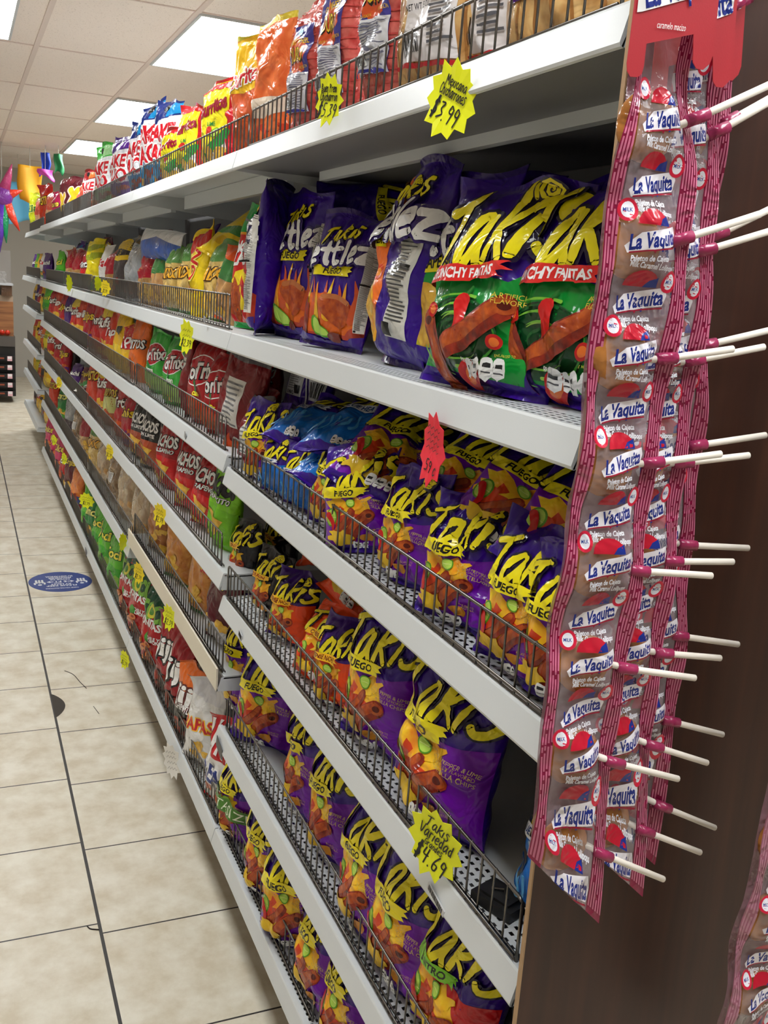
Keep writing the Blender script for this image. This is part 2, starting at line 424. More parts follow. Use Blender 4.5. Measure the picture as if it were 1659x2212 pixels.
GL = {  # single-stroke letters, cap height 1
 'T': (.72, [[(0, .93), (.35, 1.), (.75, 1.06)], [(.40, 1.), (.30, .5), (.16, 0)]]),
 'a': (.62, [[(.52, .58), (.34, .68), (.12, .45), (.06, .12), (.2, -.01), (.4, .22), (.53, .6)], [(.53, .62), (.48, .25), (.56, 0)]]),
 'k': (.56, [[(.22, 1.04), (.12, .5), (.0, 0)], [(.58, .72), (.34, .5), (.12, .38), (.3, .25), (.52, -.02)]]),
 'i': (.24, [[(.16, .62), (.1, .3), (.05, 0)]]),
 's': (.5, [[(.52, .72), (.3, .78), (.14, .62), (.3, .45), (.44, .28), (.34, .06), (.14, 0), (.0, .1)]]),
 'K': (.62, [[(.06, 1.), (.04, .5), (.0, 0)], [(.55, .95), (.3, .6), (.08, .45), (.3, .3), (.58, 0)]]),
 'e': (.52, [[(.06, .32), (.3, .36), (.48, .45), (.38, .66), (.16, .58), (.06, .3), (.18, .03), (.46, .1)]]),
 't': (.42, [[(.22, .95), (.2, .3), (.3, 0), (.42, .06)], [(.02, .62), (.42, .68)]]),
 'l': (.22, [[(.1, 1.02), (.1, .4), (.12, 0)]]),
 'z': (.5, [[(.02, .62), (.24, .64), (.48, .64), (.26, .34), (.04, .02), (.26, .03), (.5, .0)]]),
 'V': (.6, [[(0, 1), (.25, 0), (.58, 1.02)]]), 'r': (.42, [[(.08, .62), (.06, 0)], [(.08, .42), (.22, .62), (.4, .58)]]),
 'd': (.55, [[(.42, .5), (.24, .62), (.06, .3), (.2, 0), (.42, .2)], [(.44, 1), (.42, .4), (.46, 0)]]),
 'G': (.62, [[(.56, .85), (.3, 1), (.04, .5), (.3, 0), (.56, .2), (.56, .45), (.34, .45)]]),
 'n': (.5, [[(.08, .62), (.06, 0)], [(.08, .42), (.26, .64), (.42, .5), (.42, 0)]]),
 'o': (.5, [[(.26, .64), (.06, .34), (.24, 0), (.46, .3), (.26, .64)]]), 'c': (.45, [[(.42, .52), (.24, .64), (.06, .3), (.22, 0), (.42, .12)]]),
 'h': (.52, [[(.1, 1), (.06, 0)], [(.08, .4), (.28, .64), (.42, .45), (.42, 0)]]), 'x': (.46, [[(.04, .62), (.42, 0)], [(.42, .62), (.02, 0)]]),
 'M': (.8, [[(0, 0), (.12, 1), (.36, .3), (.62, 1), (.72, 0)]]), 'C': (.6, [[(.54, .85), (.3, 1), (.05, .5), (.26, 0), (.56, .15)]]),
 'B': (.6, [[(.08, 1), (.06, 0)], [(.08, 1), (.45, .85), (.1, .55), (.52, .3), (.06, 0)]]), 'P': (.55, [[(.08, 1), (.06, 0)], [(.08, 1), (.48, .8), (.08, .48)]]),
 'u': (.5, [[(.08, .62), (.1, .1), (.26, 0), (.42, .2), (.44, .62), (.46, 0)]]), 'm': (.7, [[(.06, .62), (.06, 0)], [(.07, .45), (.2, .64), (.32, .45), (.32, 0)], [(.33, .45), (.48, .64), (.6, .45), (.62, 0)]]),
 '$': (.6, [[(.5, .8), (.26, .9), (.1, .7), (.45, .35), (.3, .1), (.04, .2)], [(.24, 1.12), (.2, -.1)], [(.36, 1.12), (.32, -.1)]]),
 '4': (.6, [[(.12, .95), (.06, .5), (.5, .52)], [(.42, .95), (.36, 0)]]), '.': (.24, [[(.08, .02), (.1, .0)]]), '6': (.55, [[(.42, 1), (.12, .5), (.12, .1), (.4, .06), (.44, .36), (.14, .4)]]),
 '9': (.55, [[(.46, .8), (.2, .95), (.1, .6), (.4, .55), (.48, .85), (.4, 0)]]), '3': (.52, [[(.06, .9), (.42, .9), (.2, .55), (.48, .3), (.06, .04)]]),
 '5': (.55, [[(.48, 1), (.12, .98), (.1, .58), (.42, .5), (.44, .12), (.04, .04)]]), '7': (.5, [[(.04, .95), (.48, .98), (.2, 0)]]), '2': (.5, [[(.06, .8), (.3, .98), (.44, .7), (.04, .02), (.5, .04)]]),
 ' ': (.3, [])}
def scribe(txt, x, y, h, wd, rot=0., squeeze=1., gap=.14, rise=0., slant=0.):
    """strokes of a hand-lettered word, centred on x"""
    tot = sum(GL[c][0]+gap for c in txt)-gap; out = []; cx = -tot/2
    for k, c in enumerate(txt):
        for st in GL[c][1]:
            q = []
            for a, b in st:
                X = (cx+a)*h*squeeze+slant*b*h; Y = (b-.5)*h+rise*(cx+a)*h
                q.append((x+X*math.cos(rot)-Y*math.sin(rot), y+X*math.sin(rot)+Y*math.cos(rot)))
            out.append((q, wd))
        cx += GL[c][0]+gap
    return out
def blob(cx, cy, rx, ry, seed=0, n=18, jag=.25, rot=0.):
    r = random.Random(seed); p = []
    for k in range(n):
        th = 2*math.pi*k/n; q = 1+jag*(r.random()-.5)*2
        a, b = rx*q*math.cos(th), ry*q*math.sin(th); p.append((cx+a*math.cos(rot)-b*math.sin(rot), cy+a*math.sin(rot)+b*math.cos(rot)))
    return p
class Art:
    """layers of flat printed shapes; x from -.5 to .5 over the bag's width, y upward in the same unit"""
    def __init__(s, aspect, body): s.A = aspect; s.body = body; s.L = []
    def add(s, v, f, c, kind='p'): s.L.append((np.array(v, float), f, c, kind)); return s
    def rect(s, x0, y0, x1, y1, c): return s.add([(x0, y0), (x1, y0), (x1, y1), (x0, y1)], [(0, 1, 2, 3)], c)
    def poly(s, pts, c, sm=False):
        v, f = fan(smooth(pts, 4, True) if sm else pts); return s.add(v, f, c)
    def ell(s, cx, cy, rx, ry, c, rot=0., n=20): return s.poly(blob(cx, cy, rx, ry, 0, n, 0., rot), c)
    def stroke(s, pts, wd, c, kind='p', sm=True): v, f = stroke2d(pts, wd, sm); return s.add(v, f, c, kind)
    def word(s, txt, x, y, h, wd, c, oc=None, ow=0., **k):
        st = scribe(txt, x, y, h, wd, **k)
        if oc:
            for q, w_ in st: s.stroke(q, w_+ow, oc, 'w')
        for q, w_ in st: s.stroke(q, w_, c, 'w')
        return s
    def text(s, t, x, y, h, c, bold=.02, shear=0., rot=0., wid=None):
        v, f = text2d(t, bold, shear)
        if not len(v): return s
        v = v*h; 
        if wid: v = v*[wid/(v[:, 0].max()-v[:, 0].min()), 1.]
        v = v-[0, h/2]; R_ = np.array([[math.cos(rot), math.sin(rot)], [-math.sin(rot), math.cos(rot)]])
        return s.add(v@R_+[x, y], f, c, 'w')
    def lines(s, x0, x1, y0, y1, n, c, th=.4, seed=1):
        r = random.Random(seed); d = (y1-y0)/n
        for k in range(n):
            xe = x1-(x1-x0)*.3*r.random(); s.rect(x0, y0+k*d, xe, y0+k*d+d*th, c)
        return s
    def spiral(s, x, y, r, c, bg=None, wd=.02):
        if bg: s.ell(x, y, r*1.15, r*1.15, bg)
        return s.stroke([(x+r*(.12+.88*t/22)*math.cos(t*.75), y+r*(.12+.88*t/22)*math.sin(t*.75)) for t in range(23)], wd, c, 'w', False)
    def cut(s, nu, nv):
        """clip every layer to the nu x nv cells of the bag surface -> [(verts, faces, colour, layer, kind)]"""
        key = (nu, nv)
        if not hasattr(s, '_c'): s._c = {}
        if key in s._c: return s._c[key]
        out = []
        for li, (v, f, c, kind) in enumerate(s.L):
            V, Fc, ix = [], [], {}
            u = np.clip(v[:, 0], -.497, .497)+.5; w_ = v[:, 1]/s.A
            P = np.stack([u*nu, np.clip(w_, .0, 1.)*nv], 1)
            for face in f:
                pg = [tuple(P[i]) for i in face]
                for ax in (0, 1):
                    nxt = []
                    for q in (pg if isinstance(pg[0], list) else [pg]):
                        lo = min(a[ax] for a in q); hi = max(a[ax] for a in q)
                        if hi-lo < 1e-6: continue
                        for cell in range(int(math.floor(lo+1e-9)), int(math.ceil(hi-1e-9))):
                            z = clip(clip(q, ax, cell, 1), ax, cell+1, -1)
                            if len(z) >= 3: nxt.append(z)
                    pg = nxt
                    if not pg: break
                for q in pg or []:
                    idx = []
                    for a in q:
                        kk = (round(a[0]*512), round(a[1]*512))
                        if kk not in ix: ix[kk] = len(V); V.append((a[0]/nu, a[1]/nv))
                        if not idx or idx[-1] != ix[kk]: idx.append(ix[kk])
                    if len(idx) > 1 and idx[0] == idx[-1]: idx.pop()
                    if len(idx) >= 3 and len(set(idx)) == len(idx): Fc.append(tuple(idx))
            if V: out.append((np.array(V), Fc, c, li, kind))
        s._c[key] = out
        return out
def clip(q, ax, v, sg):
    if sg > 0:
        if min(a[ax] for a in q) >= v: return q
    elif max(a[ax] for a in q) <= v: return q
    o = []; n = len(q)
    for k in range(n):
        a, b = q[k], q[(k+1) % n]; da, db = (a[ax]-v)*sg, (b[ax]-v)*sg
        if da >= 0: o.append(a)
        if (da > 0 and db < 0) or (da < 0 and db > 0):
            t = da/(da-db); o.append((a[0]+(b[0]-a[0])*t, a[1]+(b[1]-a[1])*t))
    return o

# ------------------------------------------------------------------ bag surface
def bag_fn(W, H, T, seed, crumple=1., slump=0., bend=0.):
    r = random.Random(seed)
    cr = []
    for k in range(7):
        th = r.uniform(-1.1, 1.1); cr.append((math.cos(th)*r.uniform(1.2, 3.6), math.sin(th)*r.uniform(1.2, 3.6)+r.uniform(-1, 1), r.random(), r.uniform(.35, 1.)))
    vt = [(r.uniform(3, 8), r.random()*6.3) for _ in range(4)]
    fo, dr, ds = r.uniform(-.5, 1.), r.uniform(0, .9), r.choice((-1, 1))
    b1, b2, b3 = r.uniform(-1, 1), r.uniform(-1, 1), r.uniform(-1, 1)
    sb, st = .035, .045
    def fn(u, v, side):
        """u, v in 0..1; side -1 front, +1 back"""
        u = np.asarray(u, float); v = np.asarray(v, float)
        x = u-.5; vv = np.clip((v-sb)/(1-sb-st), 0, 1)
        vv2 = vv**(.80-.22*slump)
        g = np.sin(np.pi*np.clip(vv2, 0, 1))**.60
        e = np.clip(1-np.abs(2*x)**2.5, 0, 1)**.62
        t = .5*T*g*e
        crm = np.zeros_like(x)
        for a, b, ph, am in cr:
            q = (a*x+b*(v-.5)*H/W+ph+.11*np.sin(5*x+7*v+ph*6)) % 1.
            crm += am*(np.abs(q-.5)*2-.5)
        endw = np.exp(-((vv-.0)/.17)**2)+np.exp(-((1-vv)/.20)**2)
        pl = sum(np.abs(np.sin(f*np.pi*x+p+.6*np.sin(6*v+p))) for f, p in vt)/4-.62
        d = crumple*T*(.055*crm*(.35+.65*e)*np.clip(g*1.5, .25, 1)+.13*pl*endw*np.clip(np.minimum(vv, 1-vv)*16, 0, 1)*e**.5)
        y = side*np.maximum(t-d, .0007*(e > 0)+.0002)
        y = np.where((np.abs(x) > .4995), 0., y)
        wv = 1-.085*g+.012*np.sin(9*v+b1*3)*crumple
        X = x*W*wv+.012*W*b2*np.sin(3*v)*crumple
        ends = np.clip(np.abs(v-.5)*2, 0, 1)**6
        y = y+ends*crumple*.10*T*np.sin(2.2*np.pi*u+b1*3)+bend*H*v*v+.03*T*b3*np.sin(4*v)
        z = v*H+ends*np.where(v > .5, 1, 0)*crumple*.022*H*(b2*(2*x)+.5*np.cos(3*np.pi*x+b3*2))
        if crumple > 1.3:          # the slack top flops over and one corner droops
            k = np.clip((v-.80)/.20, 0, 1); c = np.clip((ds*x-.02)/.48, 0, 1)*np.clip((v-.72)/.28, 0, 1)
            y = y+fo*.085*H*k**1.4-.06*H*dr*c**1.5; z = z-.035*H*abs(fo)*k**1.6-.075*H*dr*c**1.4
        return np.stack([X, y, z], -1)
    return fn
_BAG = {}
def bag_meshes(art, W, H, T, seed, nu, nv, crumple, slump, bend, hi):
    key = (id(art), round(W, 3), round(H, 3), round(T, 3), seed, nu, nv, crumple, slump, bend)
    if key in _BAG: return _BAG[key]
    fn = bag_fn(W, H, T, seed, crumple, slump, bend)
    uu, vv = np.meshgrid(np.linspace(0, 1, nu+1), np.linspace(0, 1, nv+1))
    fr = fn(uu.ravel(), vv.ravel(), -1.); bk = fn(uu.ravel(), vv.ravel(), 1.)
    idf = lambda i, j: j*(nu+1)+i
    base = len(fr); bmap = {}; V = [tuple(p) for p in fr]
    for j in range(nv+1):
        for i in range(nu+1):
            if i in (0, nu): bmap[(i, j)] = idf(i, j)
            else: bmap[(i, j)] = len(V); V.append(tuple(bk[idf(i, j)]))
    Fb, Ft, Fd = [], [], []
    for j in range(nv):
        tgt = Fd if j < 2 else Ft if j >= nv-2 else Fb
        for i in range(nu):
            tgt.append((idf(i, j), idf(i+1, j), idf(i+1, j+1), idf(i, j+1)))
            tgt.append((bmap[(i+1, j)], bmap[(i, j)], bmap[(i, j+1)], bmap[(i+1, j+1)]))
    def sub(faces, name, mat):
        used = sorted({i for f in faces for i in f}); mp = {a: k for k, a in enumerate(used)}
        me = bpy.data.meshes.new(name); me.from_pydata([V[i] for i in used], [], [tuple(mp[i] for i in f) for f in faces])
        me.materials.append(mat); me.polygons.foreach_set('use_smooth', np.ones(len(faces), dtype=bool)); me.update()
        return me
    bodym = art.body if not isinstance(art.body, tuple) else film(art.body)
    sealm = getattr(art, 'seal', None); sealm = film(sealm) if sealm else bodym
    out = []
    if hi:
        out.append(('film', sub(Fb, 'film', bodym))); out.append(('top_seal', sub(Ft, 'top_seal', sealm))); out.append(('bottom_seal', sub(Fd, 'bottom_seal', sealm)))
    else:
        out.append(('film', sub(Fb+Ft+Fd, 'film', bodym)))
    for nm in ('print',):
        PV, PF, MI, mats = [], [], [], []; off = 0; hasv = False
        for v, f, c, li, kd in art.cut(nu, nv):
            # sit on the grid's own flat cells so the print follows the film exactly
            q = bilinear(fr, v, nu, nv)
            e = 1e-3; qa = bilinear(fr, np.clip(v+[e, 0], 0, 1), nu, nv)-bilinear(fr, np.clip(v-[e, 0], 0, 1), nu, nv); qb = bilinear(fr, np.clip(v+[0, e], 0, 1), nu, nv)-bilinear(fr, np.clip(v-[0, e], 0, 1), nu, nv)
            n = np.cross(qa, qb); n /= (np.linalg.norm(n, axis=1, keepdims=True)+1e-12)
            q = q+n*(.0004+.00016*li)
            m = c if not isinstance(c, tuple) else film(c)
            if m not in mats: mats.append(m)
            PV.append(q); PF += [tuple(i+off for i in t) for t in f]; MI += [mats.index(m)]*len(f); off += len(q); hasv = True
        if hasv:
            me = bpy.data.meshes.new(nm); me.from_pydata([tuple(p) for p in np.concatenate(PV)], [], PF)
            for m in mats: me.materials.append(m)
            me.polygons.foreach_set('material_index', np.array(MI, dtype=np.int32)); me.polygons.foreach_set('use_smooth', np.ones(len(PF), dtype=bool)); me.update()
            out.append((nm, me))
    _BAG[key] = out
    return out
def bilinear(P, v, nu, nv):
    a = np.clip(v[:, 0]*nu, 0, nu-1e-6); b = np.clip(v[:, 1]*nv, 0, nv-1e-6); i = a.astype(int); j = b.astype(int); fa = (a-i)[:, None]; fb = (b-j)[:, None]
    g = lambda i, j: P[j*(nu+1)+i]
    return g(i, j)*(1-fa)*(1-fb)+g(i+1, j)*fa*(1-fb)+g(i, j+1)*(1-fa)*fb+g(i+1, j+1)*fa*fb
def bag(art, loc, W, H, yaw=0., lean=0., roll=0., T=.075, seed=1, label=None, group=None, cat='chip bag', name='chip_bag', detail=2, crumple=1., slump=.3, bend=0.):
    """loc: middle of the bag's foot. yaw turns the front from the aisle toward the near end; lean tips the top backward"""
    nu, nv = {3: (46, 64), 2: (32, 44), 1: (18, 24), 0: (12, 16)}[detail]
    e = empty(name, loc, (math.radians(-lean), math.radians(roll), math.radians(-90+yaw)))
    for nm, me in bag_meshes(art, W, H, T, seed, nu, nv, crumple, slump, bend, detail >= 2):
        obj(nm, None, None, None, e, me=me)
    return tag(e, label, cat, group)

# ------------------------------------------------------------------ artworks
PUR, PUR2, YEL, DK_, WHT = (50, 6, 134), (112, 8, 168), (238, 222, 22), (22, 10, 44), (240, 240, 240)
RED, DRED, GRN, LIME, ORG, TAN = (196, 24, 28), (120, 14, 22), (14, 142, 54), (150, 205, 50), (240, 88, 20), (206, 160, 70)
CHIP = film((150, 52, 22), .5, .9, (196, 92, 32), scale=90.)
CHIPD = film((96, 22, 14), .5, .9, (168, 50, 26), scale=70.)
CHIPY = film((214, 160, 48), .5, .8, (240, 196, 80), scale=70.)
FLAME = film((236, 130, 24), .4, 1., (246, 210, 40), scale=34.)
def logo(a, x, y, wd, rise=.16, c=YEL, oc=DK_, sw=.138, full='Takis', hh=None):
    hh = hh or wd*.385
    tot = sum(GL[ch][0]+.14 for ch in full)-.14; h = hh or wd/tot
    a.word(full, x, y, h, sw*h, c, oc, .10*h, rise=rise, slant=.16, squeeze=wd/(tot*h))
    if 'i' in full: a.spiral(x+wd*.27, y+h*(.42+rise*1.1), h*.21, c, oc, h*.055)
    return a
def rolled(a, pts, wd, seed=0):
    a.stroke(pts, wd, CHIPD); a.stroke([(p[0]-wd*.12, p[1]+wd*.1) for p in pts], wd*.55, CHIP)
    p = pts[-1]; a.ell(p[0], p[1], wd*.42, wd*.34, CHIP); a.ell(p[0], p[1], wd*.24, wd*.18, (84, 20, 12)); return a
def lime(a, x, y, r, rot=0.): a.ell(x, y, r, r*.72, (86, 150, 30), rot); a.ell(x, y, r*.84, r*.58, (178, 214, 84), rot); a.stroke([(x-r*.6, y), (x+r*.6, y)], r*.06, (222, 236, 150)); return a
def facts(a, x, y, n=4, h=.07):
    for k in range(n):
        a.poly(smooth([(x+k*h*.95, y), (x+k*h*.95+h*.8, y), (x+k*h*.95+h*.8, y+h*1.1), (x+k*h*.95+h*.4, y+h*1.35), (x+k*h*.95, y+h*1.1)], 2, True), (228, 228, 228)); a.rect(x+k*h*.95+h*.2, y+h*.55, x+k*h*.95+h*.6, y+h*.85, (30, 30, 34)); a.rect(x+k*h*.95+h*.15, y+h*.2, x+k*h*.95+h*.65, y+h*.3, (60, 60, 66))
    return a
def nutrition(a, x0, x1, y0, y1, seed=1):
    a.rect(x0, y0, x1, y1, (216, 214, 206)); w_ = x1-x0
    a.text('Nutrition', (x0+x1)/2, y1-w_*.2, w_*.22, (16, 16, 16), .02, wid=w_*.86)
    a.rect(x0+w_*.06, y1-w_*.62, x1-w_*.06, y1-w_*.52, (10, 10, 10)); a.lines(x0+w_*.08, x1-w_*.06, y0+w_*.5, y1-w_*.72, int((y1-y0)/w_*6), (70, 70, 70), .42, seed)
    a.rect(x0+w_*.06, y0+(y1-y0)*.52, x1-w_*.06, y0+(y1-y0)*.54, (10, 10, 10)); a.rect(x0+w_*.12, y0+w_*.1, x0+w_*.42, y0+w_*.42, (20, 20, 20))
    return a
def banner(a, x0, x1, y, h, c, txt, tc, tilt=.06, seed=3):
    r = random.Random(seed)
    p = [(x0, y), (x0+.02, y+h)]+[(x0+(x1-x0)*t, y+h+tilt*t*(x1-x0)+.012*h*r.uniform(-1, 1)) for t in (.3, .6, .85)]+[(x1, y+h*.95+tilt*(x1-x0)), (x1-.05*h/.12, y+h*.66+tilt*(x1-x0)), (x1+.01, y+h*.5+tilt*(x1-x0)), (x1-.07, y+h*.3+tilt*(x1-x0)), (x1-.03, y+tilt*(x1-x0)*.9)]+[(x0+(x1-x0)*t, y+tilt*t*(x1-x0)) for t in (.7, .35)]
    a.poly(p, c); a.text(txt, (x0+x1)/2-.02, y+h*.5+tilt*(x1-x0)*.5, h*.6, tc, .03, .2, math.atan(tilt), wid=min((x1-x0)*.8, .8*h*.6*len(txt))); return a
def takis(low=PUR2, split=.56, A=1.42, ban=YEL, btxt='FUEGO', btc=(16, 12, 12), bigfood=True, body=PUR, extra=None, small=True):
    a = Art(A, body); a.seal = body
    if low: a.poly([(-.5, .07*A), (.5, .07*A), (.5, split*A+.05), (.3, split*A-.02), (.1, split*A-.06), (-.15, split*A-.03), (-.32, split*A+.02), (-.5, split*A-.02)], low)
    if bigfood:
        fy = .30*A
        a.poly(blob(-.13, fy+.07, .33, .20, 5, 26, .32), FLAME)
        a.poly(blob(-.12, fy+.02, .24, .13, 8, 20, .3), (206, 60, 20))
        lime(a, -.34, fy+.03, .12, 1.4); a.poly(blob(.02, fy+.17, .2, .05, 6, 14, .4, .5), FLAME)
        rolled(a, [(-.02, fy+.10), (-.12, fy-.04), (-.28, fy-.18)], .11); rolled(a, [(-.06, fy-.20), (.05, fy-.05), (.21, fy+.07)], .15); lime(a, -.04, fy+.215, .075, -.4)
        a.stroke([(-.36, fy+.06), (-.30, fy-.06), (-.32, fy-.2)], [.075, .03], (190, 20, 22)); a.poly(blob(-.2, fy-.22, .19, .09, 9, 16, .3), (226, 186, 40)); a.poly(blob(.16, fy-.2, .1, .06, 4, 12, .3), (196, 130, 36))
    logo(a, 0, .735*A, .96, full='Takis')
    if btxt: banner(a, -.40, .18, .50*A, .115, ban, btxt, btc)
    if small:
        a.text('HOT CHILI PEPPER & LIME', .26, .47*A, .030, (206, 176, 96), .0, 0, -.08, wid=.40); a.text('ARTIFICIALLY FLAVORED', .28, .445*A, .024, (190, 150, 80), 0, 0, -.08, wid=.32); a.text('TORTILLA CHIPS', .30, .418*A, .033, (206, 176, 96), 0, 0, -.08, wid=.30)
        a.text('ENLARGED TO', .27, .23*A, .020, (190, 150, 80), 0, 0, 0, wid=.15); a.text('SHOW DETAIL', .27, .212*A, .020, (190, 150, 80), 0, 0, 0, wid=.15)
    facts(a, -.06, .075*A, 4, .062)
    if extra: extra(a)
    return a
FUEGO = takis()
FUEGO_TALL = takis(A=1.62, small=True)
FIESTA = takis(A=1.42, extra=lambda a: (a.poly([(-.49, .36*a.A), (.49, .33*a.A), (.49, .46*a.A), (-.49, .49*a.A)], (74, 122, 44)), a.text('FIESTA SIZE', 0, .41*a.A, .12, (220, 226, 200), .0, 0, -.03, wid=.90)))
NITRO = takis(low=(196, 20, 28), A=1.5, ban=(120, 196, 30), btxt='NITRO', btc=(16, 12, 12), small=False)
BLUE = takis(low=(14, 108, 200), ban=(226, 230, 236), btxt='BLUE HEAT', btc=(14, 60, 130), bigfood=False, extra=lambda a: [a.stroke([(-.42+.09*k, .15*a.A+.02*k), (-.36+.09*k, .26*a.A), (-.42+.1*k, .36*a.A)], .03, (70, 150, 206)) for k in range(6)], small=False)
INTENSE = takis(low=(236, 72, 16), split=.60, ban=(250, 190, 30), btxt='INTENSE NACHO', btc=(120, 30, 8), body=(60, 18, 120), small=False)
ORANGE = takis(low=(250, 80, 14), split=.9, ban=(250, 190, 30), btxt='CHEESY', btc=(120, 30, 8), body=(232, 70, 18), small=False)
BLACKT = takis(low=None, ban=(244, 190, 40), btxt='DRAGON', btc=(150, 30, 10), body=(18, 14, 22), small=False)
def fajitas():
    a = Art(1.42, PUR); A = a.A; a.seal = PUR
    a.poly([(-.5, .075*A), (.40, .06*A), (.47, .30*A), (.44, .45*A), (.50, .57*A), (.36, .57*A), (.24, .50*A), (.05, .52*A), (-.2, .50*A), (-.5, .52*A)], (14, 140, 50))
    r = random.Random(4)
    cx, cy = -.12, .25*A
    a.ell(cx, cy, .34, .235, (16, 70, 34))
    for k in range(26):
        rr = .10+.24*r.random(); t0 = r.random()*6.28; L_ = .6+1.2*r.random()
        a.stroke([(cx+rr*1.06*math.cos(t0+L_*q/4), cy+rr*.74*math.sin(t0+L_*q/4)) for q in range(5)], [.022, .004], r.choice([(60, 150, 40), (120, 190, 60), (20, 96, 40), (24, 84, 36), (150, 200, 80)]))
    a.stroke([(-.04, cy+.30), (-.08, cy+.24), (-.08, cy+.17)], .018, (30, 110, 40)); a.stroke([(-.09, cy+.19), (-.07, cy+.02), (-.2, cy-.10)], [.13, .03], (206, 22, 26))
    rolled(a, [(-.2, cy-.12), (.02, cy+.02), (.25, cy+.20)], .15); rolled(a, [(-.2, cy-.36), (-.26, cy-.16), (-.38, cy+.06)], .14)
    for x, y, q in ((.21, cy-.02, .05), (-.34, cy+.13, .05), (.02, cy-.23, .09)): a.ell(x, y, q, q*1.0, (190, 20, 22)); a.ell(x, y, q*.6, q*.6, (224, 110, 40))
    logo(a, .0, .745*A, .96, rise=.14, sw=.135, hh=.46)
    banner(a, -.49, .25, .455*A, .105, (214, 40, 36), 'CRUNCHY FAJITAS', WHT, .12)
    a.text('ARTIFICIALLY', .32, .435*A, .034, (222, 196, 70), .0, 0, 0, wid=.26); a.text('FLAVORED', .29, .408*A, .034, (222, 196, 70), 0, 0, 0, wid=.20)
    a.text('ENLARGED TO', .3, .18*A, .018, (206, 206, 70), 0, 0, 0, wid=.14); facts(a, .0, .085*A, 4, .085); a.text('PER 1 OZ', .04, .155*A, .026, WHT, .0, 0, 0, wid=.14)
    return a
FAJ = fajitas()
def kettlez(kind):
    a = Art(1.46, PUR); A = a.A; a.seal = (40, 14, 100)
    if kind == 'fuego':
        a.poly([(-.5, .08*A), (.5, .08*A), (.5, .26*A), (.3, .36*A), (-.2, .38*A), (-.5, .33*A)], (186, 62, 40)); a.poly(blob(-.02, .23*A, .44, .15*A, 3, 30, .12), (226, 104, 30))
        for k in range(9): a.stroke([(-.42+.1*k, .22*A), (-.40+.1*k+.02*(-1)**k, .36*A), (-.42+.1*k, .45*A+.03*(k % 3))], [.10, .006], FLAME if k % 2 else (206, 84, 40))
        a.poly(blob(-.35, .2*A, .11, .15*A, 7, 20, .2), CHIPD)
        a.poly([(-.05, .30*A), (.02, .36*A), (.22, .37*A), (.36, .33*A), (.34, .2*A), (.24, .15*A), (.1, .2*A)], CHIP, True); a.stroke([(.0, .35*A), (.18, .365*A), (.34, .33*A)], .05, (190, 110, 60))
        a.poly([(-.16, .22*A), (-.2, .12*A), (-.06, .08*A), (.12, .10*A)], (92, 160, 34), True); a.poly([(-.14, .205*A), (-.175, .125*A), (-.06, .09*A), (.09, .108*A)], (180, 218, 90), True)
        a.poly([(-.5, .05*A), (.5, .05*A), (.5, .12*A), (.3, .08*A), (.0, .06*A), (-.3, .085*A), (-.5, .12*A)], (58, 26, 130))
        a.ell(.16, .09*A, .1, .03*A, (120, 50, 40))
        banner(a, -.22, .32, .50*A, .105, YEL, 'FUEGO', (16, 12, 12), .04)
    elif kind == 'jal':
        a.poly([(-.5, .20*A), (.5, .18*A), (.5, .80*A), (-.5, .86*A)], (20, 150, 60)); a.rect(-.5, .1*A, .5, .22*A, (196, 186, 40))
        a.poly([(-.28, .40*A), (-.12, .44*A), (.02, .40*A), (.06, .25*A), (.0, .13*A), (-.04, .06*A), (-.1, .14*A), (-.22, .2*A)], CHIPY, True); a.poly([(.06, .42*A), (.2, .44*A), (.24, .33*A), (.14, .30*A)], CHIPY, True)
        a.stroke([(-.2, .30*A), (-.26, .2*A), (-.36, .1*A)], [.13, .04], (26, 96, 34)); a.stroke([(-.17, .36*A), (-.18, .31*A)], .02, (60, 120, 40)); a.poly([(-.5, .04*A), (.5, .04*A), (.5, .1*A), (-.5, .14*A)], PUR)
        banner(a, -.32, .42, .47*A, .15, YEL, 'JALAPENO TYPE', (20, 14, 14), .14)
    else:
        a.poly([(-.5, .1*A), (-.02, .16*A), (.05, .35*A), (-.06, .55*A), (-.02, .8*A), (-.3, .9*A), (-.5, .85*A)], (238, 110, 24), True)
        a.poly(blob(-.2, .25*A, .17, .17*A, 3, 20, .2), FLAME); a.poly([(-.36, .34*A), (-.24, .4*A), (-.12, .35*A), (-.16, .22*A), (-.28, .18*A)], CHIPY, True); a.ell(-.1, .42*A, .07, .06, (214, 70, 24)); a.ell(-.1, .42*A, .04, .03, (246, 150, 50))
        banner(a, -.42, -.06, .53*A, .1, YEL, 'HABANERO', (30, 14, 14), .06)
        nutrition(a, .2, .42, .14*A, .76*A, 4)
    for q, wd, c in ((0, 1, 0),):
        a.word('Takis', .0, .815*A, .15, .028, YEL, DK_, .02, rise=.25, slant=.15); a.spiral(.09, .855*A, .03, YEL, DK_, .009)
    a.word('Kettlez', .0, .665*A, .225, .050, WHT, (40, 16, 100), .045, rise=.10, squeeze=1.06, gap=.14)
    if kind == 'fuego': nutrition(a, .43, .49, .14*A, .76*A, 5)
    return a
KET_F, KET_J, KET_H = kettlez('fuego'), kettlez('jal'), kettlez('hab')
def back_purple():
    a = Art(1.42, PUR); a.rect(-.4, .2, .05, .62, (206, 208, 214)); a.lines(-.36, 0., .3, .56, 8, (120, 120, 126)); a.rect(-.1, .24, .02, .36, (40, 40, 44)); a.rect(.12, .1, .16, 1.1, (200, 200, 206)); a.rect(.22, .2, .46, .5, (206, 208, 214))
    for k in range(9): a.rect(.24+.024*k, .24, .24+.024*k+.012*(1+k % 2)*.7, .46, (24, 24, 26))
    a.text('BIMBO', -.2, .25, .05, (40, 40, 60), .03); return a
BACKP = back_purple()
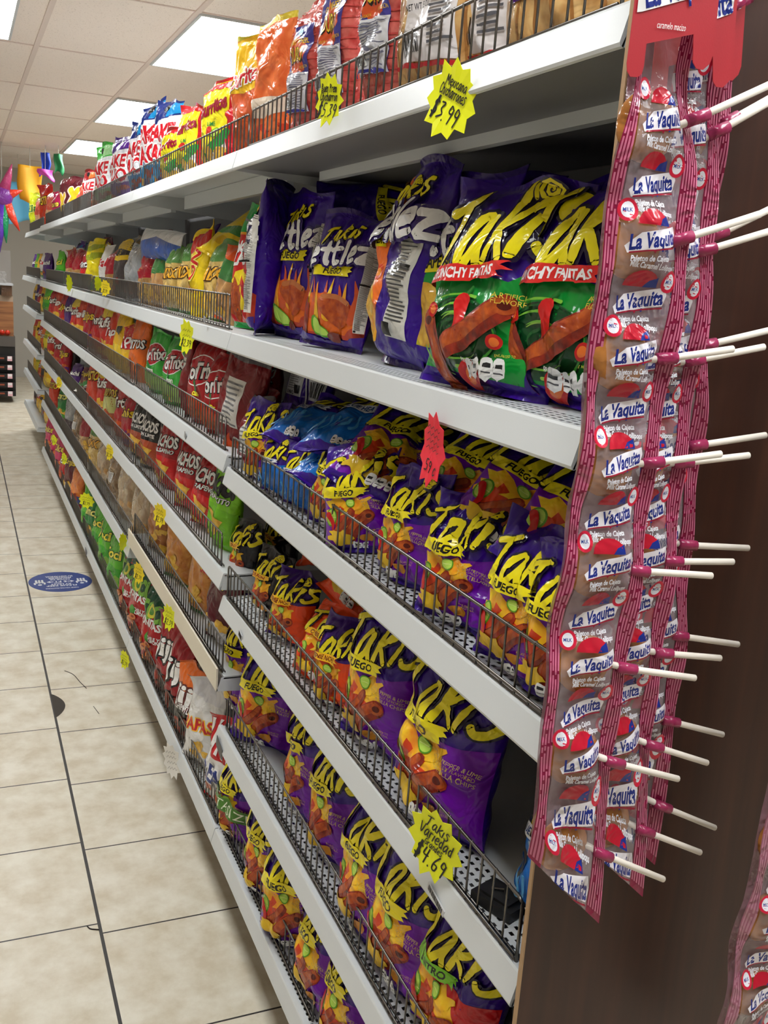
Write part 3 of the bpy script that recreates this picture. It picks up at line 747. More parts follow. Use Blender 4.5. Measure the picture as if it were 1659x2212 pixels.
def chich():
    a = Art(1.75, (206, 30, 30)); A = a.A; a.seal = (30, 160, 70)
    a.rect(-.5, .74*A, .5, A, (30, 160, 70)); a.rect(-.5, .725*A, .5, .745*A, (236, 160, 40)); a.rect(-.06, .84*A, .16, .93*A, (150, 20, 30)); a.text('barcel', .05, .82*A, .06, WHT, .01)
    a.text('Chicharron', .0, .645*A, .17, WHT, .05, .1, .08, wid=.96); a.text('FLAMIN', .0, .545*A, .17, WHT, .05, .2, .1, wid=.86)
    a.poly(blob(.0, .28*A, .38, .16*A, 4, 24, .14), (240, 214, 40)); a.poly(blob(-.22, .22*A, .22, .15*A, 9, 24, .2), CHIP); a.stroke([(.02, .36*A), (.14, .28*A), (.24, .2*A)], [.16, .08], (196, 20, 40)); lime(a, .26, .34*A, .12, .4)
    a.poly(blob(.3, .1*A, .1, .05*A, 2), GRN); return a
CHICH = chich()
WHEEL = film((176, 52, 50), .3, 1., (222, 120, 110), scale=42.)
def duro():
    a = Art(1.9, WHEEL); A = a.A
    for k in range(16): a.stroke([(-.46, .1+.105*k), (0, .09+.105*k+.03*(k % 2)), (.46, .1+.105*k)], .016, (196, 76, 72))
    x0, x1, y0, y1 = -.26, .30, .36*A, .94*A
    a.rect(x0, y0, x1, y1, (64, 60, 140)); a.poly(blob(.02, .73*A, .2, .13*A, 6, 20, .3), (214, 84, 40))
    a.text('GIANT WHEEL', .02, .83*A, .075, (240, 196, 40), .02, .1, 0, wid=.42); a.text('DURO', .02, .745*A, .19, (24, 16, 16), .05, .05, 0, wid=.38); a.text('DURO', .015, .75*A, .18, (240, 200, 50), .01, .05, 0, wid=.36)
    a.ell(.03, .89*A, .06, .05, (60, 170, 200)); a.text('PROVISION', -.14, .64*A, .04, (230, 190, 40), 0, 0, .1, wid=.2); a.text('PROVISION', .2, .66*A, .04, (230, 190, 40), 0, 0, .1, wid=.16)
    a.rect(x0, y0, x1, .62*A, (214, 214, 220)); a.lines(x0+.02, x1-.02, .5*A, .61*A, 9, (96, 96, 120), .4); a.rect(x0+.03, .4*A, x0+.22, .48*A, (236, 236, 236))
    for k in range(12): a.rect(x0+.04+k*.014, .405*A, x0+.04+k*.014+.007, .475*A, (20, 20, 24))
    a.lines(.02, x1-.02, .385*A, .49*A, 6, (110, 110, 130), .4); a.rect(x0, y0, x1, y0+.03, (60, 60, 150)); return a
DURO = duro()
for _k in range(16, len(DURO.L)): DURO.L[_k][0][:, 1] -= .15*1.9
PURL = takis(bigfood=False, low=None)
PORK = film((176, 124, 66), .3, 1., (222, 184, 124), scale=38.)
def pork(lab):
    a = Art(1.25, PORK); A = a.A
    for k in range(6): a.stroke([(-.4+.16*k, .1), (-.36+.15*k+.04*(k % 2), .6), (-.42+.17*k, 1.1)], .02, (150, 100, 50))
    if lab == 'white':
        a.poly([(-.34, .24*A), (.36, .2*A), (.40, .98*A), (-.2, .98*A), (-.26, .7*A), (-.18, .5*A)], (222, 216, 216)); a.text('NET WT. 5 OZ', -.06, .52*A, .045, (40, 40, 44), .01, 0, 0, wid=.28)
        for k in range(13): a.rect(-.26+k*.022, .27*A, -.26+k*.022+.011*(1+k % 2)*.7, .4*A, (24, 24, 26))
        a.lines(.1, .36, .3*A, .9*A, 16, (90, 90, 96), .4); a.rect(.1, .78*A, .36, .81*A, (10, 10, 10)); a.stroke([(-.34, .22*A), (0, .205*A), (.36, .18*A)], .03, (196, 30, 40))
    else:
        a.poly([(-.3, .32*A), (.32, .38*A), (.32, .98*A), (-.3, .98*A)], (240, 150, 30)); a.poly([(-.3, .32*A), (-.1, .34*A), (.0, .6*A), (-.12, .98*A), (-.3, .98*A)], (80, 30, 130)); a.spiral(-.1, .7*A, .13, (240, 170, 30), None, .03)
        a.rect(.06, .46*A, .27, .66*A, (240, 236, 224))
        for k in range(10): a.rect(.08+k*.018, .49*A, .08+k*.018+.009, .64*A, (24, 24, 26))
        for k in range(11): a.poly([(-.28+.055*k, .34*A+.0035*k), (-.225+.055*k, .34*A+.0035*k), (-.25+.055*k, .37*A+.0035*k)], (196, 40, 30))
    return a
PORK_W, PORK_O = pork('white'), pork('orange')
def churrito():
    a = Art(1.5, (228, 214, 30)); A = a.A; a.seal = (200, 30, 36)
    a.rect(.40, .05*A, .5, A*.97, (190, 26, 34)); a.poly([(-.5, .93*A)]+[(-.5+.1*k, (.88+.02*(k % 2))*A) for k in range(11)]+[(.5, .96*A), (-.5, .96*A)], (200, 30, 36))
    a.poly([(-.5, .3*A), (-.2, .22*A), (.1, .34*A), (.40, .46*A), (.40, .36*A), (.1, .2*A), (-.5, .1*A)], (40, 150, 60), True); a.poly([(-.5, .06*A), (.40, .06*A), (.40, .34*A), (.1, .2*A), (-.2, .14*A), (-.5, .22*A)], (236, 232, 226))
    a.text('Churritos', -.05, .70*A, .22, (150, 24, 40), .06, .15, .22, wid=.84); a.text('Churritos', -.05, .70*A, .22, (240, 236, 226), .0, .15, .22, wid=.80); a.text('Churritos', -.05, .70*A, .21, (140, 24, 44), .02, .15, .22, wid=.80)
    a.text('LIME', .02, .52*A, .07, (30, 130, 60), .02); a.ell(-.02, .44*A, .07, .08, (190, 40, 34)); lime(a, .14, .42*A, .1, .4)
    for x in (-.34, .0, .26): a.poly(blob(x, .18*A, .12, .14, int(x*50)+20, 14, .2), CHIPY)
    return a
CHURR = churrito()
def paket(c, c2, txt=('PAKE', 'TAXO')):
    a = Art(1.62, (218, 218, 224)); A = a.A; a.seal = c
    a.poly([(-.5, .72*A), (.5, .80*A), (.5, .99*A), (-.5, .99*A)], c); a.poly([(.1, .78*A), (.5, .82*A), (.5, .96*A), (.2, .96*A)], c2)
    a.poly(blob(.05, .88*A, .12, .08, 3, 8, .05), (20, 20, 26))
    a.poly([(-.5, .05*A), (.5, .05*A), (.5, .34*A), (.2, .30*A), (-.1, .36*A), (-.5, .30*A)], c2)
    for k, t in enumerate(txt):
        y = .62*A-.2*A*k
        a.text(t, .0, y, .30, (240, 240, 240), .10, .1, .05, wid=.96); a.text(t, .0, y, .29, (196, 22, 38), .04, .1, .05, wid=.90)
    r = random.Random(2)
    for k in range(9): a.poly(blob(r.uniform(-.42, .42), r.uniform(.08, .26)*A, .09, .06, k, 10, .3), r.choice([CHIP, CHIPY, CHIPD, c]))
    return a
PAK_B, PAK_P, PAK_G, PAK_R = paket((20, 40, 110), (20, 130, 190)), paket((70, 40, 120), (90, 40, 140)), paket((60, 170, 60), (150, 200, 140)), paket((150, 20, 30), (220, 120, 60))
def maroon_x():
    a = Art(1.3, (84, 14, 30)); A = a.A
    for k in (-1, 1): a.word('x', .24*k-.02, .55*A+.08*k, .62, .15, (232, 196, 40), (236, 214, 200), .07)
    a.poly(blob(.02, .84*A, .16, .1, 1, 14, .2), (100, 24, 36)); a.rect(.1, .1*A, .3, .26*A, (226, 220, 214)); return a
MARX = maroon_x()
def tortrix(c, c2, words=('can', 'e')):
    a = Art(1.5, c); A = a.A
    a.ell(.0, .6*A, .46, .27, WHT, .2); a.ell(.0, .6*A, .44, .25, (176, 18, 34), .2)
    a.text('TorTrix', .0, .6*A, .27, (20, 16, 20), .09, .12, .14, wid=.92); a.text('TorTrix', .0, .6*A, .27, WHT, .03, .12, .14, wid=.88)
    a.poly([(-.5, .06*A), (.5, .06*A), (.5, .30*A), (.2, .26*A), (-.1, .32*A), (-.5, .28*A)], c2)
    r = random.Random(7)
    for k in range(8): a.poly(blob(r.uniform(-.42, .42), r.uniform(.08, .24)*A, .10, .07, k, 10, .3), CHIP if c[0] > c[1] else r.choice([(150, 190, 80), (110, 160, 60), CHIPY]))
    a.stroke([(-.1, .46*A), (.0, .40*A), (.02, .36*A)], .07, (30, 110, 50)); a.text('can-', .05, .35*A, .10, (240, 230, 60), .04) if c[0] > c[1] else a.text('limon', .05, .36*A, .1, (236, 240, 230), .04)
    a.seal = c; return a
TOR_R, TOR_G = tortrix((164, 20, 28), (206, 70, 26)), tortrix((60, 168, 60), (150, 190, 100))
def queno(c, sub, lc=WHT, c2=(206, 24, 30)):
    a = Art(1.55, c); A = a.A
    a.rect(-.5, .06*A, .5, .46*A, c2)
    for k, t in enumerate(('QUE', 'NACHOS')):
        a.text(t, -.02-.06*(k == 0), (.82-.135*k)*A, .25, (16, 14, 16), .10, .1, .04, wid=.56 if k == 0 else .92); a.text(t, -.02-.06*(k == 0), (.82-.135*k)*A, .25, lc, .04, .1, .04, wid=.52 if k == 0 else .88)
    a.text(sub, .02, .545*A, .09, (16, 14, 16), .08, .15, .02, wid=.72); a.text(sub, .02, .545*A, .09, WHT, .03, .15, .02, wid=.68)
    a.poly([(-.26, .40*A), (.32, .34*A), (.10, .14*A)], CHIPY); a.poly([(-.5, .07*A), (-.1, .06*A), (-.3, .24*A)], CHIPY); a.seal = c
    return a
QUE_R, QUE_K, QUE_G = queno((168, 14, 24), 'JALSAPENO'), queno((20, 18, 20), 'SIN LIMITE', WHT, (170, 70, 36)), queno((130, 206, 30), 'CHALISKITO', (40, 40, 44), (116, 190, 30))
def toci():
    a = Art(1.6, (168, 20, 28)); A = a.A; a.seal = (16, 70, 46)
    a.poly([(-.5, .66*A), (-.2, .62*A), (.2, .64*A), (.5, .62*A), (.5, A), (-.5, A)], (14, 72, 46)); a.text('TOCI', .0, .70*A, .32, (30, 60, 30), .09, .05, 0, wid=.92); a.text('TOCI', .0, .70*A, .32, (120, 176, 60), .05, .05, 0, wid=.88); a.ell(.02, .7*A, .14, .14, (214, 206, 60)); a.ell(.02, .7*A, .08, .08, (80, 140, 50))
    a.text('DONITAS', .0, .56*A, .15, WHT, .04, .0, -.06, wid=.8); a.text('CHILE Y', .24, .40*A, .07, WHT, .03, wid=.34); a.text('LIMON', .26, .36*A, .07, WHT, .03, wid=.3); a.ell(.02, .38*A, .1, .1, (70, 140, 50))
    r = random.Random(3)
    for k in range(14): 
        x, y = r.uniform(-.36, .25), r.uniform(.08, .32)*A; a.ell(x, y, .10, .06, (206, 120, 60), r.uniform(-.6, .6)); a.ell(x, y, .05, .025, (150, 60, 30))
    return a
TOCI = toci()
def word_bag(A, body, seal, name, tc, oc, zones=(), sub=None, food=CHIPY, seed=1, th=.24, y=.62, rot=.08, nfood=7, white=None):
    a = Art(A, body); a.seal = seal
    for y0, y1, c in zones: a.poly([(-.5, y0*A), (0, y0*A-.04), (.5, y0*A+.02), (.5, y1*A), (0, y1*A+.04), (-.5, y1*A-.02)], c)
    r = random.Random(seed)
    for k in range(nfood): a.poly(blob(r.uniform(-.4, .4), r.uniform(.1, .32)*A, r.uniform(.07, .14), r.uniform(.05, .1), seed*7+k, 12, .3), food)
    if white: a.rect(*white, (222, 220, 216)); a.lines(white[0]+.02, white[2]-.02, white[1]+.02, white[3]-.02, 9, (120, 120, 124))
    if name: a.text(name, .0, y*A, th, oc, .09, .12, rot, wid=.94); a.text(name, .0, y*A, th, tc, .03, .12, rot, wid=.88)
    if sub: a.text(sub, .02, (y-.17)*A, th*.38, oc, .05, .1, rot, wid=.62); a.text(sub, .02, (y-.17)*A, th*.38, WHT, .02, .1, rot, wid=.58)
    return a
JIKI = word_bag(1.5, (22, 18, 18), (200, 90, 30), 'jiji', WHT, (90, 20, 20), ((.68, .97, (232, 110, 30)),), 'CHIPOTLE', CHIPD, 3, .34)
JIKI_R = word_bag(1.5, (150, 18, 30), (120, 14, 24), 'jiji', WHT, (20, 16, 16), ((.05, .3, (24, 18, 20)),), None, CHIPD, 4, .34)
RANCH = word_bag(1.55, (222, 222, 222), (212, 212, 216), 'PAPAS', (190, 30, 36), (240, 190, 40), ((.8, .97, (206, 206, 212)),), None, CHIPY, 5, .2, .5, .25, 4)
RANCH_TOP = word_bag(1.2, (226, 228, 228), (216, 216, 220), None, WHT, WHT, (), None, CHIPY, 8, .2, .5, 0, 3)
RANCH_TOP.lines(-.3, .25, .75, .95, 5, (206, 60, 70), .5)
RAL = word_bag(1.5, (226, 224, 222), (196, 30, 36), 'REAL', (30, 50, 120), (236, 236, 236), ((.6, .97, (190, 26, 34)),), None, CHIP, 6, .28, .4, 0.)
for k in range(5): RAL.rect(-.42+.18*k, .62*1.5, -.34+.18*k, .95*1.5, (232, 228, 226))
CHURRO_O = word_bag(1.7, film((196, 110, 36), .3, 1., (226, 160, 70), scale=40.), (60, 120, 60), 'PASITOS', WHT, (150, 30, 34), ((.62, .8, (20, 110, 56)),), None, CHIPY, 9, .22, .78, .05)
BROWN = word_bag(1.6, film((150, 84, 34), .3, 1., (196, 130, 60), scale=34.), (110, 60, 30), 'CRIPS', (220, 180, 160), (120, 40, 30), (), None, CHIPY, 10, .2, .7)
CLEAR_T = word_bag(1.5, film((150, 116, 80), .16, 1., (206, 186, 152), scale=30., coat=1.), None, None, WHT, WHT, (), None, PORK, 11, nfood=9)
CLEAR_T.seal = (190, 184, 172)
CLEAR_D = word_bag(1.5, film((104, 76, 50), .16, 1., (170, 140, 100), scale=26., coat=1.), None, None, WHT, WHT, (), None, film((120, 90, 60)), 12, nfood=9, white=(-.15, .5, .12, .75)); CLEAR_D.seal = (180, 176, 168)
CLEAR_G = word_bag(1.5, film((120, 122, 124), .14, 1., (176, 180, 184), scale=20., coat=1.), None, None, WHT, WHT, ((.05, .3, (60, 44, 50)),), None, film((110, 60, 60)), 13, nfood=5); CLEAR_G.seal = (196, 200, 204)
CORN = word_bag(1.7, film((190, 150, 70), .2, 1., (226, 196, 120), scale=40., coat=.9), (70, 130, 50), 'MIXX', (232, 170, 40), (60, 34, 16), ((.72, .97, (90, 140, 70)),), None, CHIPY, 14, .26, .56, .05)
CREDG = word_bag(1.6, film((150, 110, 60), .2, 1., (206, 160, 96), scale=36., coat=.9), (150, 20, 34), None, WHT, WHT, ((.45, .97, (150, 18, 36)),), None, CHIPY, 15)
CORNG = word_bag(1.6, film((170, 120, 70), .2, 1., (206, 160, 100), scale=36., coat=.9), (230, 90, 30), None, WHT, WHT, ((.55, .8, (60, 120, 60)), (.8, .97, (232, 92, 30))), None, CHIPY, 16)
YTALL = word_bag(1.9, (238, 206, 24), (238, 206, 24), 'PON', (200, 30, 30), (240, 226, 120), ((.72, .9, (200, 34, 30)),), None, (226, 180, 40), 17, .26, .5, 1.2)
YCRK = word_bag(1.6, (226, 206, 20), (190, 196, 20), None, WHT, WHT, ((.06, .2, (40, 130, 50)), (.6, .7, (150, 160, 20)), (.78, .86, (150, 160, 20))), None, (214, 190, 20), 18, nfood=3)
YDARK = word_bag(1.5, (66, 58, 58), (200, 176, 30), None, WHT, WHT, ((.62, .97, (222, 186, 30)), (.7, .78, (40, 36, 34))), None, CHIPD, 19, nfood=3)
GENR = [word_bag(1.5, (176, 24, 30), (150, 20, 26), 'Torti', WHT, (30, 14, 16), ((.05, .3, (206, 80, 30)),), None, CHIP, 21),
        word_bag(1.5, (196, 30, 26), (170, 24, 26), 'Rufs', WHT, (90, 10, 14), ((.72, .97, (226, 196, 60)),), None, CHIPY, 22),
        word_bag(1.5, (170, 22, 40), (120, 16, 30), 'Chips', (236, 200, 40), (60, 10, 14), ((.05, .28, (96, 30, 110)),), None, CHIP, 23),
        word_bag(1.5, (206, 60, 30), (190, 40, 26), 'Tapi', WHT, (150, 20, 30), ((.05, .36, (238, 196, 50)),), None, CHIPY, 24)]
GENO = word_bag(1.5, (226, 104, 24), (206, 90, 24), 'RICITOS', WHT, (40, 24, 20), (), None, CHIP, 25, .2, .56)
GENY = word_bag(1.5, (232, 182, 24), (220, 170, 24), None, WHT, WHT, ((.05, .4, (240, 206, 60)),), None, CHIPY, 26); GENY.poly(blob(.08, 1.0, .16, .13, 4, 14, .3), (34, 28, 30))
GENYR = word_bag(1.5, (238, 190, 40), (206, 30, 34), 'Tapi', WHT, (170, 20, 36), ((.5, .97, (200, 30, 40)),), None, CHIPY, 27, .3, .66, .3)
GENP = word_bag(1.5, (70, 24, 110), (60, 20, 96), 'Nachi', WHT, (30, 10, 40), (), None, CHIP, 28)
GENW = word_bag(1.4, (222, 220, 216), (60, 120, 60), 'Sal', (200, 40, 50), WHT, ((.05, .25, (40, 130, 60)),), None, CHIPY, 29)
BURR = word_bag(1.4, film((150, 60, 40), .3, 1., (190, 110, 60), scale=40.), (150, 20, 24), 'BURRITOS', (222, 190, 60), (60, 20, 16), ((.3, .6, (196, 196, 120)), (.75, .97, (176, 24, 34))), None, CHIP, 30, .2, .68)
TOSTI = word_bag(1.4, (206, 56, 26), (190, 30, 26), 'TOSTIO', (236, 196, 40), (30, 16, 14), ((.8, .97, (200, 30, 34)),), None, (236, 90, 30), 31, .24, .62)
GREENS = word_bag(1.5, (90, 180, 40), (60, 140, 40), 'Toci', (230, 220, 60), (30, 90, 30), ((.05, .4, (60, 160, 40)),), None, (120, 170, 60), 32)
GREEND = word_bag(1.5, (30, 120, 50), (24, 90, 40), 'Limo', (226, 226, 120), (14, 60, 26), ((.05, .3, (80, 160, 50)),), None, CHIPY, 33)
PINKS = word_bag(1.4, (206, 34, 96), (180, 26, 80), 'Dulce', (246, 220, 80), (110, 10, 60), ((.05, .3, (120, 24, 60)),), None, (236, 120, 60), 34)
GORANGE = word_bag(1.4, film((206, 96, 30), .25, 1., (236, 140, 50), scale=40.), (40, 60, 110), None, WHT, WHT, ((.05, .3, (40, 60, 120)),), None, CHIPD, 35)
WBLUE = word_bag(.18, (220, 220, 222), (206, 208, 212), None, WHT, WHT, ((-.2, .52, (26, 80, 170)),), None, (236, 240, 244), 36, nfood=0)
YLIE = word_bag(1.4, (238, 206, 26), (226, 190, 26), None, WHT, WHT, ((.3, .4, (60, 130, 50)),), None, (214, 170, 30), 37, nfood=4)
RBACK = word_bag(1.4, (190, 22, 36), (170, 18, 30), None, WHT, WHT, (), None, CHIP, 38, nfood=0, white=(-.45, .1, -.1, .9))
GREYB = word_bag(1.5, (120, 16, 24), (96, 90, 92), None, WHT, WHT, ((.86, .97, (110, 104, 106)),), None, CHIP, 39, nfood=0, white=(-.2, .3, .2, 1.0))
CHIPO_R = word_bag(1.6, (206, 88, 40), (200, 190, 40), "Doritos", (200, 30, 40), (240, 240, 230), ((.55, .97, (236, 186, 30)),), None, CHIP, 40, .2, .66, .15)
ORCLEAR = word_bag(1.6, film((214, 88, 40), .2, 1., (232, 126, 70), scale=40.), (222, 200, 60), None, WHT, WHT, ((.05, .22, (196, 60, 30)), (.3, .4, (226, 210, 190))), None, film((226, 110, 50)), 41)
WGREY = word_bag(1.7, (206, 206, 208), (196, 196, 200), None, WHT, WHT, (), None, CHIP, 42, nfood=0); WGREY.text('15', -.2, .5, .2, (190, 40, 50), .03)
YELGRN = word_bag(1.3, (206, 214, 30), (150, 190, 40), 'Lim', (40, 120, 50), (240, 240, 120), (), None, (190, 200, 40), 43)
CLEARR = word_bag(1.3, film((226, 150, 110), .15, 1., (240, 200, 150), scale=26., coat=1.), (206, 40, 36), None, WHT, WHT, ((.5, .85, (222, 90, 70)),), None, (236, 190, 110), 44)
MAROON = word_bag(1.5, (92, 16, 30), (80, 14, 28), 'Crujis', (240, 210, 40), (40, 8, 14), ((.05, .26, (206, 206, 210)),), None, CHIPY, 45, .2, .8)
YTAGB = word_bag(1.1, (214, 150, 90), (200, 60, 40), None, WHT, WHT, ((.55, .97, (206, 110, 50)), (.0, .3, (196, 40, 40))), None, CHIPY, 46); YTAGB.rect(-.05, .35, .42, .75, (244, 226, 30)); YTAGB.lines(0, .38, .42, .7, 4, (40, 36, 20))

# ------------------------------------------------------------------ stock on the shelves
DZ_N = [h+DK+.0015 for h in HN]; DZ_N[2] = .974+DK+.0025
DZ_M = [h+DK+.0015 for h in HM]; DZ_F = [h+DK+.0015 for h in HF]
_cnt = {}
def put(art, mx, my, z, W, H, desc, x0=.125, yaw=6., lean=4., roll=0., T=.07, seed=None, dz=0., detail=2, cr=1.5, slump=.3, group=None, cat='chip bag', name='chip_bag', bend=0., label=None):
    if z < 1.2: x0 -= .034
    p = at(mx, my, x0)
    p[1] = min(p[1], 6.3 if z > 1.6 else 4.85)
    if seed is None: seed = int(mx*7+my)
    return bag(art, (x0, p[1], z+dz), W, H, yaw, lean, roll, T, seed, label or desc, group, cat, name, detail, cr, slump, bend)

# nearest section, second shelf
G2 = 'big bags on the second shelf of the nearest section'
z = DZ_N[1]
put(CHICH, 545, 600, z, .155, .275, 'green and red chicharron bag beside the purple kettle chip bags', x0=.10, yaw=14, lean=5, group=G2)
put(KET_F, 583, 590, z, .19, .30, 'purple kettle chip bag showing a nutrition panel, beside green and red bag', x0=.095, yaw=-34, lean=3, T=.09, detail=3, group=G2)
put(KET_F, 640, 600, z, .185, .285, 'purple kettle chip bag tucked behind the frontmost purple lime bag', x0=.115, yaw=10, lean=6, detail=3, group=G2)
put(KET_F, 722, 620, z, .19, .235, 'purple kettle chip bag with a whole lime wedge, in the middle of the second shelf', x0=.10, yaw=16, lean=9, roll=2, detail=3, group=G2)
put(KET_H, 868, 600, z, .20, .295, 'purple kettle chip bag with orange front turned sideways, by green kettle bag', x0=.10, yaw=-6, lean=8, roll=3, T=.10, detail=3, group=G2)
put(KET_J, 962, 620, z, .20, .265, 'green kettle chip bag with yellow jalapeno banner, second shelf', x0=.115, yaw=10, lean=7, detail=3, group=G2)
put(FAJ, 1058, 650, z, .205, .240, 'green and purple fajitas chip bag hanging over the shelf lip', x0=.062, yaw=16, lean=9, roll=1.5, T=.085, detail=3, group=G2)
put(FAJ, 1250, 640, z, .205, .245, 'green and purple fajitas chip bag partly hidden by the lollipop strips', x0=.10, yaw=14, lean=7, roll=2, T=.08, detail=3, group=G2, seed=90)
put(PURL, 690, 400, 1.525, .13, .26, 'dark purple chip bag lying on its side on top of the kettle bags', x0=.17, yaw=8, lean=42, roll=86, T=.07, group=G2, detail=2)
put(FUEGO, 1080, 500, z, .2, .275, 'purple chip bag in the back row behind the green fajitas bag', x0=.22, yaw=8, lean=4, group=G2)
put(FUEGO, 1270, 500, z, .2, .275, 'purple chip bag in the back row nearest the brown end panel', x0=.22, yaw=8, lean=4, group=G2, seed=31)
put(FUEGO, 930, 500, z, .2, .27, 'purple chip bag in the back row behind the orange kettle bag', x0=.22, yaw=8, lean=4, group=G2, seed=32)

# nearest section, third shelf: small bags in a tumbled heap behind the fence
G3 = 'small bags heaped on the third shelf of the nearest section'
z = DZ_N[2]
k3 = dict(W=.125, H=.162, T=.052, cr=1.9, group=G3, detail=3)
put(FUEGO, 572, 1040, z, x0=.085, yaw=24, lean=6, roll=-5, desc='small purple chip bag at the far end of the third shelf, by the section joint', **k3)
put(BLUE, 600, 1090, z, x0=.075, yaw=10, lean=4, desc='small blue chip bag standing behind the fence at the far end, third shelf', **dict(k3, H=.115))
put(BLUE, 650, 1120, z, x0=.085, yaw=10, lean=4, desc='small blue chip bag behind the fence, next to the first standing purple bag', **dict(k3, H=.115))
put(FUEGO, 645, 1070, z, x0=.11, yaw=20, lean=22, roll=-6, desc='small crumpled purple bag leaning back above the blue bags', **k3)
put(FUEGO, 712, 1130, z, x0=.085, yaw=14, lean=12, roll=3, desc='small purple bag with bright magenta foot, third bag from the far end', **k3)
put(FUEGO, 783, 1150, z, x0=.085, yaw=44, lean=10, roll=-8, desc='small purple bag twisted toward the near end, beside folded bag', **k3)
put(FUEGO, 868, 1200, z, x0=.085, yaw=12, lean=9, roll=3, desc='small purple bag with folded over top corner behind the fence', **k3)
put(FUEGO, 985, 1270, z, x0=.078, yaw=22, lean=8, roll=4, desc='small purple bag second from the lollipop strips on the third shelf', **k3)
put(FUEGO, 1125, 1340, z, x0=.072, yaw=14, lean=8, roll=4, desc='small purple bag with clear spiral, nearest the lollipops on the third shelf', **dict(k3, H=.165, W=.13))
put(FUEGO, 1215, 1400, z, x0=.075, yaw=10, lean=6, desc='small purple bag mostly hidden behind the lollipop strips, third shelf', **k3)
for (mx, my, yaw_, ro, seed_, d, zz, xx) in ((960, 1120, 14, 4, 5, 'small dark purple bag standing in the second row below the red tag', .0, .15), (1080, 1180, 12, -5, 6, 'small dark purple bag in the second row below the lying bag', .0, .15), (870, 1090, 40, 3, 7, 'small dark purple bag with pleated seal in the second row', .02, .17), (1190, 1220, 20, 3, 8, 'small dark purple bag in the second row by the lollipops', 0., .15)):
    put(FUEGO, mx, my, z, x0=xx, yaw=yaw_, lean=14, roll=ro, seed=seed_, desc=d, dz=zz, **k3)
kl = dict(T=.055, cr=1.6, group=G3, detail=3)
put(BLUE, 612, 980, z, .15, .19, 'blue chip bag lying flat on the heap, smaller in view', x0=.075, yaw=26, lean=70, roll=0, dz=.10, **kl)
put(BLUE, 715, 985, z, .17, .21, 'blue chip bag lying flat with a white banner on top of the heap', x0=.085, yaw=30, lean=68, roll=4, dz=.118, **kl)
put(BLUE, 690, 1000, z, .15, .17, 'blue chip bag squeezed under the larger lying blue bag', x0=.07, yaw=30, lean=66, roll=8, dz=.062, **kl)
put(FUEGO, 800, 990, z, .16, .20, 'magenta and purple chip bag lying tilted beside the blue bags', x0=.085, yaw=46, lean=50, roll=20, dz=.085, **kl)
put(FUEGO, 975, 1040, z, .15, .165, 'purple flame print bag lying behind the red price tag', x0=.12, yaw=26, lean=36, roll=14, dz=.085, **kl)
put(FUEGO, 1075, 1085, z, .17, .165, 'large purple flame print bag lying on top of the heap in the middle', x0=.105, yaw=26, lean=34, roll=20, dz=.095, **kl)
put(FUEGO, 1200, 1150, z, .17, .165, 'purple flame print bag lying on the heap against the lollipops', x0=.10, yaw=28, lean=34, roll=20, dz=.090, **kl)
put(BACKP, 655, 850, z, .21, .20, 'purple chip bag turned back to front with white label panels', x0=.2, yaw=6, lean=16, roll=0, dz=.12, **kl)
put(TOR_R, 520, 990, z, .13, .18, 'small red bag poking over the fence corner beside purple bags', x0=.10, yaw=30, lean=10, roll=6, T=.05, group=G3)
put(GREYB, 540, 1010, z, .11, .16, 'small silver grey bag squeezed behind the fence at the far end', x0=.09, yaw=10, lean=8, T=.05, group=G3)

# nearest section, fourth shelf
G4 = 'bags on the fourth shelf of the nearest section'
z = DZ_N[3]
k4 = dict(T=.06, cr=1.5, group=G4, detail=3)
put(BLACKT, 527, 1250, z, .12, .145, 'black chip bag with yellow lettering at the far end, fourth shelf', x0=.11, yaw=12, lean=6, **k4)
put(BLACKT, 580, 1290, z, .12, .142, 'black chip bag with yellow lettering beside the orange bags', x0=.10, yaw=14, lean=8, roll=3, **k4)
put(BLACKT, 600, 1210, z, .13, .155, 'black chip bag in shadow behind the two other black bags', x0=.2, yaw=12, lean=6, **k4)
put(INTENSE, 622, 1370, z, .115, .14, 'orange chip bag with crushed yellow lettering beside black bag', x0=.095, yaw=24, lean=8, roll=4, **k4)
put(ORANGE, 690, 1400, z, .14, .135, 'bright orange chip bag with round purple logo behind the fence', x0=.085, yaw=26, lean=26, roll=8, **dict(k4, T=.07))
put(ORANGE, 655, 1260, z, .15, .19, 'red orange bag lying flat at the back of the fourth shelf', x0=.18, yaw=-30, lean=66, roll=20, dz=.13, **k4)
put(ORANGE, 735, 1330, z, .15, .19, 'orange bag folded over behind the round logo bag', x0=.15, yaw=20, lean=50, roll=20, dz=.10, **k4)
put(INTENSE, 732, 1480, z, .115, .15, 'purple and orange chip bag between orange bag and big purple bag', x0=.085, yaw=20, lean=4, roll=2, **k4)
put(FUEGO, 820, 1500, z, .165, .232, 'big purple flame print bag with twisted lettering, fourth shelf', x0=.09, yaw=14, lean=5, roll=2, **dict(k4, T=.08, slump=.4))
put(FUEGO, 955, 1610, z, .19, .245, 'big purple flame print bag nearest the empty part of the fourth shelf', x0=.085, yaw=8, lean=6, roll=3, **dict(k4, T=.085, slump=.4))
put(BLUE, 1185, 1990, z, .14, .18, 'shiny blue chip bag against the brown end panel', x0=.105, yaw=-24, lean=4, roll=-4, **dict(k4, T=.07))
put(BLACKT, 1074, 1640, z, .13, .1, 'dark bag lying far back on the fourth shelf', x0=.34, yaw=10, lean=60, **dict(k4, detail=2))

